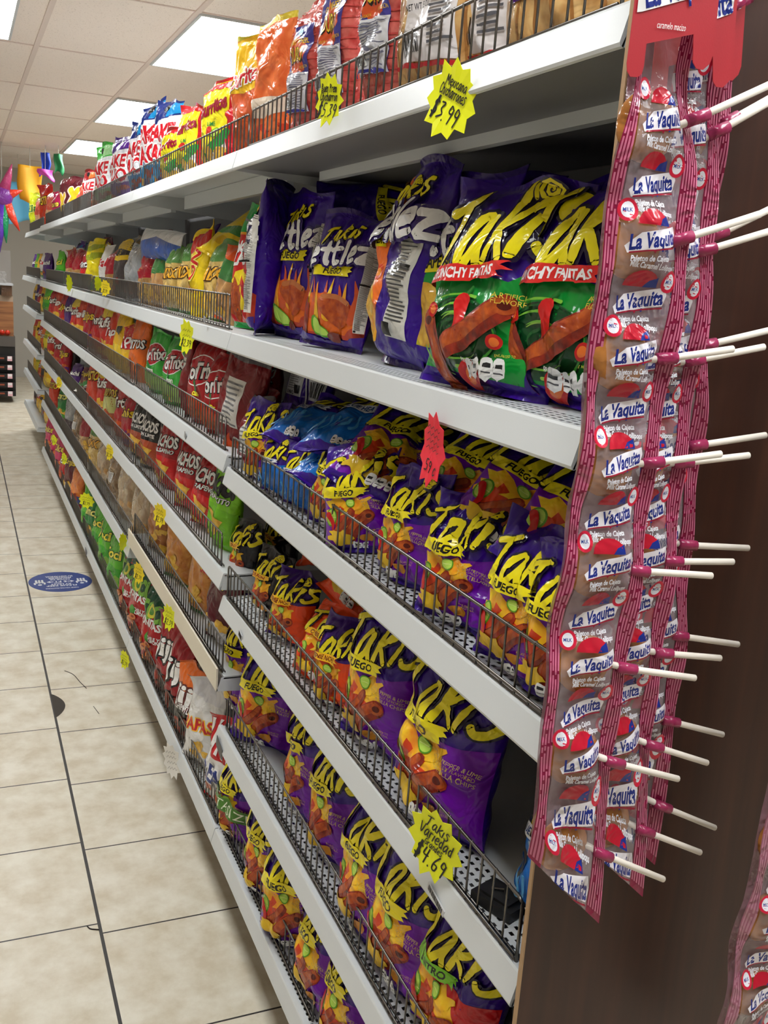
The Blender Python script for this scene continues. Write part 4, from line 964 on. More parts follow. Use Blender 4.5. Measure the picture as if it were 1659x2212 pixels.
# nearest section, fifth shelf
G5 = 'big purple bags on the fifth shelf of the nearest section'
z = DZ_N[4]
k5 = dict(T=.075, cr=1.5, group=G5, detail=3)
put(FUEGO_TALL, 522, 1480, z, .165, .265, 'tall purple chip bag against the section joint, fifth shelf', x0=.105, yaw=12, lean=5, **k5)
put(FUEGO, 566, 1580, z, .17, .235, 'purple chip bag with green patch leaning away, fifth shelf', x0=.105, yaw=36, lean=8, roll=4, **k5)
put(FUEGO_TALL, 662, 1680, z, .165, .25, 'purple flame print bag third from the section joint, fifth shelf', x0=.105, yaw=4, lean=6, **k5)
put(FUEGO, 722, 1780, z, .165, .235, 'purple flame print bag with a lime behind the fence, fifth shelf', x0=.105, yaw=8, lean=6, **k5)
put(FUEGO, 798, 1860, z, .17, .24, 'purple flame print bag with large clear lettering, fifth shelf', x0=.085, yaw=4, lean=7, roll=2, **k5)
put(FUEGO, 872, 1990, z, .17, .24, 'purple flame print bag beside the red footed bag', x0=.09, yaw=10, lean=6, roll=2, **k5)
put(NITRO, 985, 2080, z, .175, .225, 'purple and red chip bag with green banner', x0=.095, yaw=4, lean=8, roll=2, **k5)
put(BLACKT, 1080, 2190, z, .16, .2, 'dark bag in the corner under the fourth shelf, by the end panel', x0=.15, yaw=6, lean=6, **dict(k5, detail=2))

# nearest section, bottom shelf
G6 = 'purple bags on the bottom shelf of the nearest section'
z = DZ_N[5]
k6 = dict(T=.08, cr=1.5, group=G6, detail=3)
put(FIESTA, 520, 1750, z, .17, .215, 'purple party size bag with green stripe, bottom shelf', x0=.085, yaw=12, lean=5, **k6)
put(FUEGO, 580, 1860, z, .165, .225, 'purple flame print bag folded at the side, next to the green striped bag', x0=.085, yaw=18, lean=5, roll=3, **k6)
put(FUEGO, 632, 1970, z, .165, .235, 'purple flame print bag at the gap between the two bottom fences', x0=.085, yaw=34, lean=5, **k6)
put(FUEGO, 697, 2080, z, .165, .24, 'purple flame print bag fourth from the section joint, bottom shelf', x0=.085, yaw=6, lean=6, **k6)
put(FUEGO, 755, 2170, z, .165, .24, 'purple flame print bag nearest the frame edge on the bottom shelf', x0=.085, yaw=6, lean=6, **k6)

# top shelf
GT = 'snack bags along the top shelf'
z = DZ_N[0]
kt = dict(cat='snack bag', name='snack_bag', group=GT, lean=-2)
put(PORK_O, 1225, 20, z, .20, .21, 'tan pork rind bag with orange and purple label, top shelf', x0=.10, yaw=8, detail=3, **kt)
put(PORK_W, 1080, 40, z, .17, .22, 'plain tan pork rind bag beside the orange labelled one', x0=.12, yaw=4, detail=2, seed=4, **kt)
put(PORK_W, 965, 80, z, .19, .22, 'clear snack bag with a white nutrition label, top shelf', x0=.09, yaw=10, detail=3, **kt)
put(DURO, 852, 90, z, .14, .27, 'red wheel snack bag with purple label nearest the white labelled bag', x0=.085, yaw=8, detail=3, **kt)
put(DURO, 755, 130, z, .14, .27, 'red wheel snack bag with purple label in the middle of three', x0=.09, yaw=8, detail=3, **kt)
put(DURO, 682, 170, z, .135, .24, 'red wheel snack bag with purple label furthest of the three', x0=.09, yaw=8, detail=3, **kt)
put(WGREY, 640, 150, z, .14, .28, 'plain white backed snack bag beside the red wheel bags', x0=.14, yaw=40, **kt)
put(ORCLEAR, 605, 160, z, .16, .265, 'orange see through snack bag above the second price card', x0=.10, yaw=12, **kt)
put(CHIPO_R, 562, 160, z, .16, .245, 'yellow and orange snack bag with red lettering, top shelf', x0=.085, yaw=14, detail=3, **kt)
put(RBACK, 515, 210, z, .16, .20, 'red snack bag beside the yellow and orange one, top shelf', x0=.11, yaw=10, **kt)
put(CHURR, 482, 225, z, .17, .205, 'yellow and green snack bag nearest of the three alike, top shelf', x0=.085, yaw=14, detail=3, **kt)
put(CHURR, 425, 250, z, .16, .19, 'yellow and green snack bag in the middle of the three alike', x0=.085, yaw=12, detail=2, **kt)
put(CHURR, 385, 280, z, .16, .16, 'yellow and green snack bag furthest and lowest of three alike', x0=.085, yaw=14, **kt)
put(PAK_B, 370, 260, z, .155, .27, 'blue and silver snack bag nearest of three with red lettering', x0=.105, yaw=18, detail=3, **kt)
put(PAK_B, 338, 270, z, .155, .285, 'blue and silver snack bag in the middle of three, tallest', x0=.09, yaw=12, **kt)
put(PAK_B, 308, 285, z, .155, .265, 'blue and silver snack bag furthest of three with red lettering', x0=.10, yaw=10, **kt)
put(PAK_P, 268, 315, z, .15, .25, 'purple snack bag between the blue and the green bags', x0=.09, yaw=16, **kt)
put(PAK_G, 232, 330, z, .17, .265, 'green and silver snack bag with red lettering, top shelf', x0=.09, yaw=12, **kt)
put(PAK_R, 200, 375, z, .16, .21, 'red and white snack bag next to the green and silver one', x0=.10, yaw=12, **kt)
put(MARX, 160, 405, z, .28, .235, 'maroon snack bag with big yellow letters on the top shelf', x0=.09, yaw=24, **kt)
for k, (a, px, py, W_, H_, d, yw) in enumerate([(CLEARR, 186, 400, .15, .16, 'orange snack bag low beside the maroon bag', 8), (PINKS, 128, 415, .15, .2, 'pink bag beyond the maroon bag', 10), (CLEARR, 118, 420, .2, .22, 'pale see through snack bag beyond the maroon bag', 20), (TOSTI, 104, 420, .2, .30, 'bright red snack bag high beyond the maroon bag', 20), (CLEARR, 90, 440, .22, .24, 'pale orange see through bag near the far end, top shelf', 12), (YELGRN, 68, 465, .26, .29, 'lime yellow bag at the far end of the top shelf', 20)]):
    put(a, px, py, z, W_, H_, d, x0=.09, yaw=yw, detail=1, **kt)

# rows of the further sections: measured along each shelf
def row(items, x0, zs, lev, secname, cat='snack bag', name='snack_bag', detail=1):
    for k, it in enumerate(items):
        a, px, py, W_, H_, desc = it[:6]; ex = it[6] if len(it) > 6 else {}
        p = at(px, py, x0 if lev < 2 else x0-.034); sec = int(p[1]//UL)+1
        if p[1] > 4.9: continue
        zz = (DZ_M if sec == 1 else DZ_F)[lev] if zs is None else zs
        det = 3 if p[1] < .7 else 2 if p[1] < UL else detail
        kw = dict(x0=x0, yaw=10, lean=5, T=.06, detail=det, group=secname, cat=cat, name=name); kw.update(ex)
        put(a, px, py, zz, W_, H_, desc, **kw)
S2 = 'snack bags on the second shelf beyond the joint'
row([(CORNG, 488, 620, .12, .19, 'corn snack bag with orange top next to the green chicharron bag', dict(roll=12)), (YTALL, 437, 600, .12, .24, 'tall yellow snack bag behind the second shelf fence', dict(roll=-12)),
     (CORN, 470, 630, .13, .2, 'corn snack bag nearest the green chicharron bag', {}), (CORN, 405, 600, .12, .2, 'corn snack bag beside the tall yellow bag', {}), (CORN, 375, 590, .12, .19, 'corn snack bag second beyond the tall yellow bag', {}),
     (CORNG, 345, 585, .12, .19, 'orange and green corn snack bag', {}), (CREDG, 318, 585, .12, .19, 'clear snack bag with a red stripe, second shelf', {}), (CLEAR_G, 288, 590, .15, .21, 'grey see through bag under the white and blue bag', {}),
     (YDARK, 262, 565, .15, .23, 'dark snack bag with yellow top, second shelf', {}), (CREDG, 243, 575, .13, .19, 'clear snack bag with green and red between dark and yellow bags', {}), (GENW, 228, 560, .12, .21, 'pale snack bag beside the crinkled yellow bag', {}),
     (YCRK, 207, 560, .15, .24, 'crinkled yellow snack bag on the second shelf', dict(yaw=24, roll=-8)), (GENR[0], 186, 570, .15, .19, 'red snack bag beside the crinkled yellow bag', {}), (CREDG, 168, 565, .15, .2, 'clear and red snack bag two beyond the crinkled yellow bag', {}),
     (CREDG, 152, 560, .15, .21, 'clear and red snack bag three beyond the crinkled yellow bag', {}), (GREENS, 130, 560, .15, .2, 'green and white snack bag, second shelf far end', {}), (YTALL, 110, 565, .15, .24, 'tall yellow bag near the far end of the second shelf', {}), (YTALL, 97, 565, .15, .26, 'tallest yellow bag at the far end of the second shelf', {}),
     (GENY, 88, 570, .15, .2, 'yellow bag last before the far end of the second shelf', {}), (GENP, 78, 580, .15, .16, 'small purple bag at the far end of the second shelf', {})], .09, None, 1, S2)
put(WBLUE, 345, 528, DZ_M[1], .60, .095, 'white and blue bag lying across the tops of the snack bags', x0=.095, yaw=2, lean=4, roll=2, T=.05, dz=.145, detail=3, cr=1.6, group=S2, cat='snack bag', name='snack_bag')
put(YLIE, 478, 530, DZ_M[1], .2, .22, 'yellow bag lying across the corn snack bags', x0=.10, yaw=24, lean=52, roll=10, T=.06, dz=.15, detail=3, cr=1.6, group=S2, cat='snack bag', name='snack_bag')
put(RBACK, 490, 470, DZ_M[1], .2, .2, 'red bag lying at the back above the yellow lying bag', x0=.22, yaw=10, lean=30, roll=6, T=.06, dz=.10, detail=2, group=S2, cat='snack bag', name='snack_bag')
for k, (a, px, py, d) in enumerate([(GENP, 410, 490, 'dark blue'), (MAROON, 330, 490, 'maroon'), (CLEAR_D, 270, 500, 'brown see through'), (MAROON, 215, 500, 'dark red'), (PAK_B, 155, 500, 'blue foil'), (PAK_P, 135, 505, 'small dark')]):
    put(a, px, py, DZ_M[1], .2, .25, f'{d} bag stacked at the back of the second shelf', x0=.2, yaw=6, lean=14, detail=1, group=S2, cat='snack bag', name='snack_bag', dz=.03)

S3 = 'chip bags on the third shelf beyond the joint'
row([(TOR_R, 560, 850, .17, .24, 'dark red chip bag at the back beside the joint, third shelf', dict(x0=.19)), (TOR_R, 520, 850, .17, .22, 'red chip bag behind the grey backed bag', dict(x0=.14)), (GREYB, 510, 840, .16, .22, 'red bag turned to its grey striped back, third shelf', dict(roll=8, yaw=20)),
     (TOR_R, 475, 850, .14, .19, 'red chip bag between the grey backed bag and the lettered one', dict(yaw=14)), (TOR_R, 440, 810, .155, .215, 'red chip bag with big white lettering, third shelf', dict(yaw=14)), (GREYB, 410, 790, .12, .22, 'grey backed bag between red and green chip bags', dict(yaw=-20)),
     (TOR_G, 382, 775, .15, .195, 'green chip bag with red oval, nearer of two', dict(yaw=12)), (TOR_G, 340, 760, .15, .19, 'green chip bag with red oval, further of two', dict(yaw=12)), (GENO, 300, 735, .16, .215, 'orange chip bag with white lettering, third shelf', {}),
     (GENYR, 280, 750, .14, .18, 'yellow and red bag in front of the orange one', {}), (GENY, 264, 715, .16, .215, 'yellow chip bag between the orange and the red bags', {}), (GENR[3], 247, 735, .15, .2, 'small red bag below the yellow one, third shelf', {}),
     (GENR[1], 230, 715, .15, .235, 'red chip bag first beyond the yellow bag', {}), (GENR[0], 213, 710, .15, .23, 'red chip bag second beyond the yellow bag', {}), (GENR[2], 194, 700, .15, .23, 'dark red chip bag third beyond the yellow bag', {}), (GENR[3], 177, 690, .15, .22, 'red and yellow chip bag fourth beyond the yellow bag', {}),
     (GENR[1], 164, 685, .15, .22, 'red chip bag beside the purple one, third shelf', {}), (GENP, 150, 670, .16, .22, 'purple chip bag among the far red ones, third shelf', {}), (GENR[2], 139, 670, .16, .21, 'dark red chip bag beyond the purple one, third shelf', {}), (GENR[3], 128, 665, .18, .23, 'red and yellow bag last but three, third shelf', {}), (GENR[0], 117, 660, .18, .23, 'red bag last but two, third shelf', {}), (GENR[1], 104, 655, .2, .23, 'red bag last but one, third shelf', {}), (GENR[3], 95, 650, .2, .24, 'red bag at the very end of the third shelf', {})], .09, None, 2, S3, 'chip bag', 'chip_bag')

S4 = 'chip bags on the fourth shelf beyond the joint'
row([(QUE_G, 478, 1110, .155, .215, 'bright green chip bag at the joint, fourth shelf', dict(yaw=8, roll=6)), (QUE_R, 446, 1090, .155, .20, 'red nacho bag next to the bright green bag', dict(yaw=14, roll=4)), (QUE_R, 408, 1060, .155, .20, 'red nacho bag in the middle of three', dict(yaw=14)), (QUE_R, 362, 1020, .155, .20, 'red nacho bag nearest the black bags', dict(yaw=14)),
     (QUE_K, 326, 985, .155, .20, 'black nacho bag next to the red nacho bags', dict(yaw=12)), (QUE_K, 302, 965, .155, .20, 'black nacho bag further of two', dict(yaw=12)), (GENR[2], 280, 945, .14, .2, 'dark red bag beyond the black nacho bags', {}), (GENR[0], 264, 920, .15, .22, 'red bag under the dark bag beyond the black nacho bags', {}), (BURR, 240, 900, .17, .2, 'brown and green burrito snack bag, fourth shelf', {}),
     (GENR[1], 224, 875, .15, .24, 'red bag behind the burrito snack bag', {}), (TOSTI, 204, 865, .18, .235, 'orange red snack bag with yellow lettering, fourth shelf', {}), (MAROON, 186, 840, .16, .15, 'maroon bag low beyond the orange red snack bag', {}), (GENP, 166, 820, .16, .13, 'purple bag low under the lying white bag', {}), (GENR[2], 140, 785, .18, .2, 'dark red bag beyond the lying white bag', {}), (GENR[0], 126, 770, .18, .22, 'red bag with white lettering near the far end, fourth shelf', {}), (GENR[1], 112, 760, .18, .22, 'red bag last but one on the fourth shelf', {}), (CLEAR_G, 99, 750, .16, .2, 'grey bag at the end of the fourth shelf', {})], .09, None, 3, S4, 'chip bag', 'chip_bag')
put(GENW, 178, 800, DZ_F[3], .18, .22, 'white and green bag lying over the fourth shelf fence', x0=.07, yaw=20, lean=56, roll=-14, dz=.05, detail=1, group=S4)
put(YDARK, 152, 780, DZ_F[3], .16, .22, 'black and gold bag standing behind the lying white bag', x0=.12, yaw=10, detail=1, group=S4)

S5 = 'snack bags on the fifth shelf beyond the joint'
row([(MAROON, 478, 1390, .16, .2, 'maroon snack bag with yellow lettering at the joint, fifth shelf', dict(yaw=12)), (YTAGB, 455, 1290, .13, .15, 'crumpled bag with a yellow sticker near the joint, fifth shelf', dict(dz=.11, lean=24, roll=-14, x0=.10)), (CHURRO_O, 432, 1330, .165, .245, 'orange snack bag with green and red band nearest the sticker bag', dict(yaw=10, roll=4)), (CHURRO_O, 385, 1270, .165, .25, 'orange snack bag with green and red band, further of two', dict(yaw=14)),
     (BROWN, 342, 1210, .16, .25, 'brown orange snack bag next to the clear bags', dict(yaw=10)), (CLEAR_T, 306, 1150, .18, .21, 'clear bag of pale snacks beside the brown bag', dict(yaw=14)), (CLEAR_T, 275, 1110, .18, .22, 'clear bag of pale snacks, second from the brown bag', dict(yaw=14)), (CLEAR_D, 250, 1070, .18, .24, 'dim clear bag third from the brown bag', {}),
     (CLEAR_T, 226, 1040, .18, .22, 'clear bag of pale snacks, fourth from the brown bag', {}), (CORN, 205, 1010, .18, .22, 'clear bag with yellow snacks, fifth shelf', {}), (CREDG, 185, 970, .18, .22, 'clear bag with red top, fifth shelf', {}), (CLEAR_D, 170, 940, .18, .23, 'dim clear bag beyond the red topped one', {}), (CLEAR_G, 152, 910, .2, .22, 'shiny empty looking clear bag beside the green one', {}), (GREEND, 137, 880, .2, .24, 'green bag on the far fifth shelf', {}), (TOSTI, 117, 850, .2, .22, 'orange and red bag beyond the green one, fifth shelf', {}), (GENP, 106, 840, .2, .22, 'blue bag at the far end of the fifth shelf', {})], .09, None, 4, S5)

S6 = 'snack bags on the bottom shelf beyond the joint'
row([(RAL, 477, 1700, .165, .215, 'white and red snack bag at the joint, bottom shelf', dict(yaw=10)), (RANCH, 432, 1650, .17, .235, 'white snack bag with red lettering, bottom shelf', dict(yaw=16, roll=3)), (RANCH_TOP, 448, 1540, .15, .17, 'white crumpled bag lying on top of the white snack bag', dict(yaw=18, lean=40, roll=10, dz=.17, x0=.12)), (JIKI, 408, 1530, .165, .215, 'black and orange snack bag, bottom shelf', dict(yaw=14)), (JIKI_R, 385, 1480, .16, .24, 'black and red snack bag behind the orange topped one', dict(yaw=12)),
     (JIKI_R, 362, 1440, .165, .25, 'dark red snack bag next to the red and green bags', dict(yaw=12)), (TOCI, 330, 1390, .17, .26, 'red and green ring snack bag nearest of three', dict(yaw=14)), (TOCI, 300, 1350, .17, .265, 'red and green ring snack bag in the middle of three', dict(yaw=14)), (TOCI, 278, 1290, .17, .25, 'red and green ring snack bag furthest of three', {}), (GREENS, 250, 1240, .17, .23, 'bright green snack bag nearest, bottom shelf', {}), (GREENS, 230, 1200, .17, .24, 'bright green snack bag second, bottom shelf', {}), (GREENS, 214, 1160, .17, .23, 'bright green snack bag third, bottom shelf', {}), (GREEND, 200, 1130, .17, .22, 'dark green snack bag behind the bright green ones', {}), (GREENS, 190, 1110, .17, .22, 'bright green snack bag furthest, bottom shelf', {}),
     (GORANGE, 166, 1065, .2, .22, 'orange snack bag with blue foot, bottom shelf', {}), (MAROON, 152, 1035, .2, .22, 'maroon snack bag between orange and pink bags', {}), (GENR[0], 142, 1010, .2, .22, 'red snack bag beside the pink ones, bottom shelf', {}), (PINKS, 130, 985, .2, .24, 'pink snack bag nearest of three, bottom shelf', {}), (PINKS, 119, 960, .2, .24, 'pink snack bag in the middle of three, bottom shelf', {}), (PINKS, 108, 940, .2, .24, 'pink snack bag furthest of three, bottom shelf', {})], .075, None, 5, S6)
# end section
SE = 'bags on the end section shelves'
for lev, hh in enumerate([1.5836, 1.255, 1.015, .735, .49, .22]):
    for k in range(5):
        if lev == 0: continue
        a = [[YELGRN, CLEARR, YCRK, YELGRN, GENY], [GENP, GENW, GENY, GREENS, GENP], [GREENS, GENY, GENR[0], GENP, GENY], [YCRK, GENO, GENYR, GENY, TOSTI], [GENY, YDARK, GENO, YCRK, GENY], [GENYR, YDARK, GENY, GENYR, YDARK]][lev][k]
        y = (5.15 if lev == 0 else 5.5)+.27*k
        bag(a, (.09, y, hh+DK+.0015), .2, .18, 10, 5, 0, .06, lev*7+k, f'{ORD[k]} bag from the near end on the {SHELF_N[lev]} shelf of the end section', SE, 'snack bag', 'snack_bag', 1)

# ------------------------------------------------------------------ lollipop strips hanging on the end panel
MAG, MAG2 = (132, 20, 62), (192, 104, 134)
LW, LTOP, LBOT = .080, 1.66, .945
def strip_art(n, z0=1.518):
    a = Art((LTOP-LBOT)/LW, MAG); A = a.A; P = .0815/LW
    for k in range(n):
        zc = (z0-LBOT)/LW-k*P
        for half, (ox, oy) in enumerate(((-.03, .02), (-.04, -.52))):
            x, y = ox, zc+oy
            a.poly([(x-.02+.17*math.cos(t*.31), y+.16+.15*math.sin(t*.31)) for t in range(11)], (176, 20, 44)); a.poly([(x+.02, y+.16), (x+.15, y+.16), (x+.13, y+.25), (x+.06, y+.22)], (24, 44, 130))
            a.poly([(x-.27, y-.03), (x-.15, y+.09), (x+.24, y+.17), (x+.27, y+.10), (x+.25, y+.0), (x-.24, y-.09)], (226, 222, 230))
            a.text('La Vaquita', x, y+.045, .135, (28, 44, 128), .035, .2, .17, wid=.49)
            a.stroke([(x-.22, y-.085), (x-.02, y-.055), (x, y-.075), (x+.02, y-.05), (x+.25, y-.02)], .014, (150, 20, 50))
            a.text('Paleton de Cajeta', x-.02, y-.125, .052, (222, 222, 230), .03, 0, .04, wid=.36); a.text('Milk Caramel Lollipops', x+.03, y-.19, .052, (222, 222, 230), .03, 0, -.06, wid=.44)
            mx = x+.26 if half else x-.27; my = y+.22 if half else y+.28
            a.ell(mx, my, .085, .10, (196, 30, 60)); a.ell(mx, my, .055, .07, (222, 222, 232)); a.text('MILK', mx, my, .035, (30, 60, 140), .02, 0, 0, wid=.08)
    return a
def bands(left):
    a = Art((LTOP-LBOT)/LW, MAG); A = a.A; r = random.Random(5 if left else 9)
    x0, x1 = (-.475, -.36) if left else (.29, .475)
    a.rect(x0, 0, x1, A, MAG)
    for c in range(4 if left else 6):
        xx = x0+.010+c*(x1-x0)/(4 if left else 6); y = .05
        while y < A-.1:
            h = r.uniform(.05, .5); a.rect(xx, y, xx+.017, y+h, MAG2); y += h+r.uniform(.012, .05)
    return a
CARAMEL = film((150, 92, 40), .2, 1., (176, 116, 58), scale=60.)
STICK = flat((226, 218, 208), .7)
FILM_F, FILM_B = clear_film((236, 230, 238), .16), clear_film((150, 112, 122), .75, .3)
def lolly_strip(name, ox, oy, dz, npop, label, slot=False, seed=1, tone=None, card=True, swing=0., z0=1.518):
    r = random.Random(seed); e = empty(name, (ox, oy, 1.6), (0, -math.radians(swing), 0)); dz = dz-1.6
    zc = [z0-k*.0815 for k in range(npop)]
    ph = r.random()*6
    def F(u, v, lift=0.):
        u = np.asarray(u, float); v = np.asarray(v, float); x = (u-.5); z = LBOT+v*(LTOP-LBOT)
        x2 = x+.004*np.sin(9*z+ph)/LW
        wq = np.clip((1.565-z)/.075, 0, 1) if slot else np.ones_like(z); wq = .58+.42*wq*wq*(3-2*wq)
        X = x2*LW*wq+.010*np.sin(4*z+ph)*(1-wq)*0+.006*(1.2-z)*0
        y = -.003*np.sin(26*z+3*x+ph)-.0025*np.sin(60*z+9*x+ph*2)
        for q in zc: y = y-.009*np.exp(-(((x+.07)*LW)/.024)**4-((z-q)/.024)**4)
        low = np.clip((1.01-z)/.065, 0, 1); z = z-low*.080*(x+.5)
        return np.stack([X, y-lift, z+dz], -1)
    def sheet(nm, u0, u1, mat, lift, nu=16, nv=150, v1=1.):
        uu, vv = np.meshgrid(np.linspace(u0, u1, nu+1), np.linspace(0, v1, nv+1)); P_ = F(uu.ravel(), vv.ravel(), lift)
        fs = [(j*(nu+1)+i, j*(nu+1)+i+1, (j+1)*(nu+1)+i+1, (j+1)*(nu+1)+i) for j in range(nv) for i in range(nu)]
        return obj(nm, P_, fs, mat, e, None, True)
    v1 = (1.592-LBOT)/(LTOP-LBOT) if slot else 1.
    sheet('wrapper_front', .16, .80, FILM_F, 0., v1=v1); sheet('wrapper_back', .10, .93, FILM_B, -.013, 10, 90, v1)
    for left, nm in ((True, 'band_edge'), (False, 'band_edge')):
        V, Fc, mi, mats = [], [], [], []; off = 0
        for v, f, c, li, kd in bands(left).cut(12, 110):
            if slot: v = v*[1, v1]
            q = F(v[:, 0], v[:, 1], .0006+.0004*(li > 0))
            c2 = c if tone is None else tuple(int(c[k]*.35+tone[k]*.65) for k in range(3))
            m = film(c2, .35); 
            if m not in mats: mats.append(m)
            V += [tuple(p) for p in q]; Fc += [tuple(i+off for i in t) for t in f]; mi += [mats.index(m)]*len(f); off += len(q)
        obj(nm, V, Fc, mats, e, mi, True)
    V, Fc, mi, mats = [], [], [], []; off = 0
    gu, gv = np.meshgrid(np.linspace(0, 1, 21), np.linspace(0, 1, 201)); PG = F(gu.ravel(), gv.ravel(), .0006)
    for v, f, c, li, kd in strip_art(npop, z0).cut(20, 200):
        if slot and v[:, 1].min() > v1-.004: continue
        q = bilinear(PG, v, 20, 200)-[0, .000025*li, 0]; m = film(c, .35)
        if m not in mats: mats.append(m)
        V += [tuple(p) for p in q]; Fc += [tuple(i+off for i in t) for t in f]; mi += [mats.index(m)]*len(f); off += len(q)
    obj('print', V, Fc, mats, e, mi, True)
    for k, q in enumerate(zc):
        z = q+dz; t = r.uniform(-.007, .007); tk = .042-.0115*(1.53-q)/.0815
        mb = MB(); rr = .0245; ring = []
        prof = [(-.0065, .55), (-.0055, .85), (-.002, 1.), (.002, 1.), (.0055, .85), (.0065, .55)]
        for yy, s_ in prof:
            i = len(mb.v); ring.append(i); mb.v += [(-.006+rr*s_*math.cos(2*math.pi*j/20), yy+.004, z+rr*s_*math.sin(2*math.pi*j/20)) for j in range(20)]
        for a_, b_ in zip(ring, ring[1:]): mb.f += [(a_+j, a_+(j+1) % 20, b_+(j+1) % 20, b_+j) for j in range(20)]
        mb.f += [tuple(ring[0]+j for j in reversed(range(20))), tuple(ring[-1]+j for j in range(20))]; mb.mi = [0]*len(mb.f)
        mb.build('candy', CARAMEL, e, True)
        MB().tube([(.012, .002, z+t*.1), (.032, -.006, z+t*.4+tk*.25), (.094+r.uniform(-.006, .006), -.011, z+t+tk)], .0028, 10).build('stick', STICK, e, True)
        # the band is folded round the stick
        mb = MB(); mb.tube([(.0225, -.0040, z+t*.25+tk*.15), (.0385, -.0068, z+t*.5+tk*.32)], .0046, 10); mb.build('stick_sleeve', film((150, 44, 84) if tone is None else tone, .35), e, True)
    if card:
        cp = [(-.043, 1.552), (-.042, 1.547), (-.039, 1.544), (-.033, 1.5445), (-.030, 1.547), (-.029, 1.552), (-.029, 1.566), (.009, 1.5775), (.0115, 1.560), (.015, 1.5565), (.021, 1.5565), (.026, 1.561), (.028, 1.567), (.026, 1.62), (.024, 1.70), (-.040, 1.70)]
        n = len(cp); V = [(x, -.0165, z+dz) for x, z in cp]+[(x, -.0159, z+dz) for x, z in cp]
        tr = tessellate_polygon([[Vector((x, z, 0)) for x, z in cp]])
        Fc = [tuple(t) for t in tr]+[tuple(n+i for i in reversed(t)) for t in tr]+[(k, (k+1) % n, n+(k+1) % n, n+k) for k in range(n)]
        obj('header_card', V, Fc, flat((172, 34, 46), .45), e)
        a = Art(1., RED)
        for k, (v, f, c) in enumerate([(*fan([(-.040, 1.5835), (-.036, 1.5845), (.022, 1.606), (.024, 1.63), (-.040, 1.606)]), WHT)]): a.add(v, f, c)
        a.text('La Vaquita', -.008, 1.6055, .017, (28, 44, 128), .03, .2, .34, wid=.060); a.text('caramelo macizo', -.011, 1.5795, .0046, WHT, .0, .2, .06, wid=.024)
        V, Fc, mi, mats = [], [], [], []; off = 0
        for li, (v, f, c, kd) in enumerate(a.L):
            m = film(c); 
            if m not in mats: mats.append(m)
            V += [(p[0], -.0170-.0002*(li+1), p[1]+dz) for p in v]; Fc += [tuple(i+off for i in t) for t in f]; mi += [mats.index(m)]*len(f); off += len(v)
        obj('print', V, Fc, mats, e, mi)
    tag(e, label, 'lollipop strip', 'lollipop strips on the end panel')
    return e
lolly_strip('lollipop_strip', -.030, -1.315, 0., 8, 'frontmost strip of wrapped caramel lollipops under the red header card', True, 3, swing=.4)
lolly_strip('lollipop_strip', .006, -1.293, -.004, 9, 'second strip of wrapped caramel lollipops, behind the frontmost', False, 8, swing=2.6, z0=1.5995)
lolly_strip('lollipop_strip', .028, -1.277, .006, 9, 'rearmost strip of wrapped caramel lollipops, against the brown panel', False, 5, swing=3.4, z0=1.5995)
lolly_strip('lollipop_strip', .192, -1.345, -.26, 8, 'greyish pink lollipop strip at the lower corner, apart from the other three', False, 12, tone=(176, 140, 150), card=False)
for hx_, hz_, hl_ in ((-.03, 1.69, 'chrome peg hook on the brown panel carrying three lollipop strips'), (.192, 1.405, 'chrome peg hook carrying the separate greyish lollipop strip')):
  hk = empty('peg_hook', (hx_, -1.26, hz_))
  MB().box((-.03, -.004, -.012), (.09, -.0005, .012)).build('hook_plate', CHROME, hk); MB().tube([(.0, -.004, 0), (.0, -.085, 0), (.0, -.091, .008)], .0025, 8).build('hook_arm', CHROME, hk, True)
  tag(hk, hl_, 'hook')

# ------------------------------------------------------------------ price cards
def star(rx, ry, n, seed, d=.22):
    r = random.Random(seed); return [((rx if k % 2 == 0 else rx*(1-d))*(1+.05*r.uniform(-1, 1))*math.cos(math.pi*k/n), (ry if k % 2 == 0 else ry*(1-d))*(1+.05*r.uniform(-1, 1))*math.sin(math.pi*k/n)) for k in range(2*n)]
def price_card(px, py, x, rx, ry, mat, words_, label, yaw=20, roll=0., lean=0., n=11, seed=1, loc=None):
    p = at(px, py, x) if loc is None else loc
    e = empty('price_card', (x, p[1], p[2]), (math.radians(-lean), math.radians(roll), math.radians(-90+yaw)))
    pts = star(rx, ry, n, seed); m_ = len(pts)
    tr = tessellate_polygon([[Vector((a, b, 0)) for a, b in pts]])
    bend_ = lambda a, b: -.006*(b/ry)**2
    V = [(a, bend_(a, b), b) for a, b in pts]+[(a, bend_(a, b)+.0006, b) for a, b in pts]+[(0, 0, 0), (0, .0006, 0)]
    Fc = [(k, (k+1) % m_, 2*m_) for k in range(m_)]+[((k+1) % m_+m_, k+m_, 2*m_+1) for k in range(m_)]+[(k, k+m_, (k+1) % m_+m_, (k+1) % m_) for k in range(m_)]
    obj('card', V, Fc, mat, e)
    V, Fc = [], []
    for t, wx, wy, h, sq in words_:
        for q, wd in (scribe(t, wx*rx, wy*ry, h*ry, .075*h*ry+.0005, squeeze=sq, slant=.12, gap=.1) if not t.startswith('~') else [([(wx*rx+rx*(-.5+.1*k), wy*ry+h*ry*(.5*((k*7) % 3-1))) for k in range(11)], .0009)]):
            v, f = stroke2d(q, wd, not t.startswith('~')); o_ = len(V)
            V += [(a, bend_(a, b)-.0012*1-.0004, b) for a, b in v]; Fc += [tuple(i+o_ for i in t_) for t_ in f]
    if V: obj('lettering', V, Fc, INK, e)
    tag(e, label, 'price card', 'neon price cards')
    return e
price_card(711, 216, -.006, .030, .036, NEON, [('Buen Prem', 0, .42, .28, .6), ('Chicharron', 0, .12, .30, .6), ('$5.39', 0, -.38, .5, .75)], 'yellow starburst price card reading $5.39 on the top shelf lip', 20, 6, seed=2)
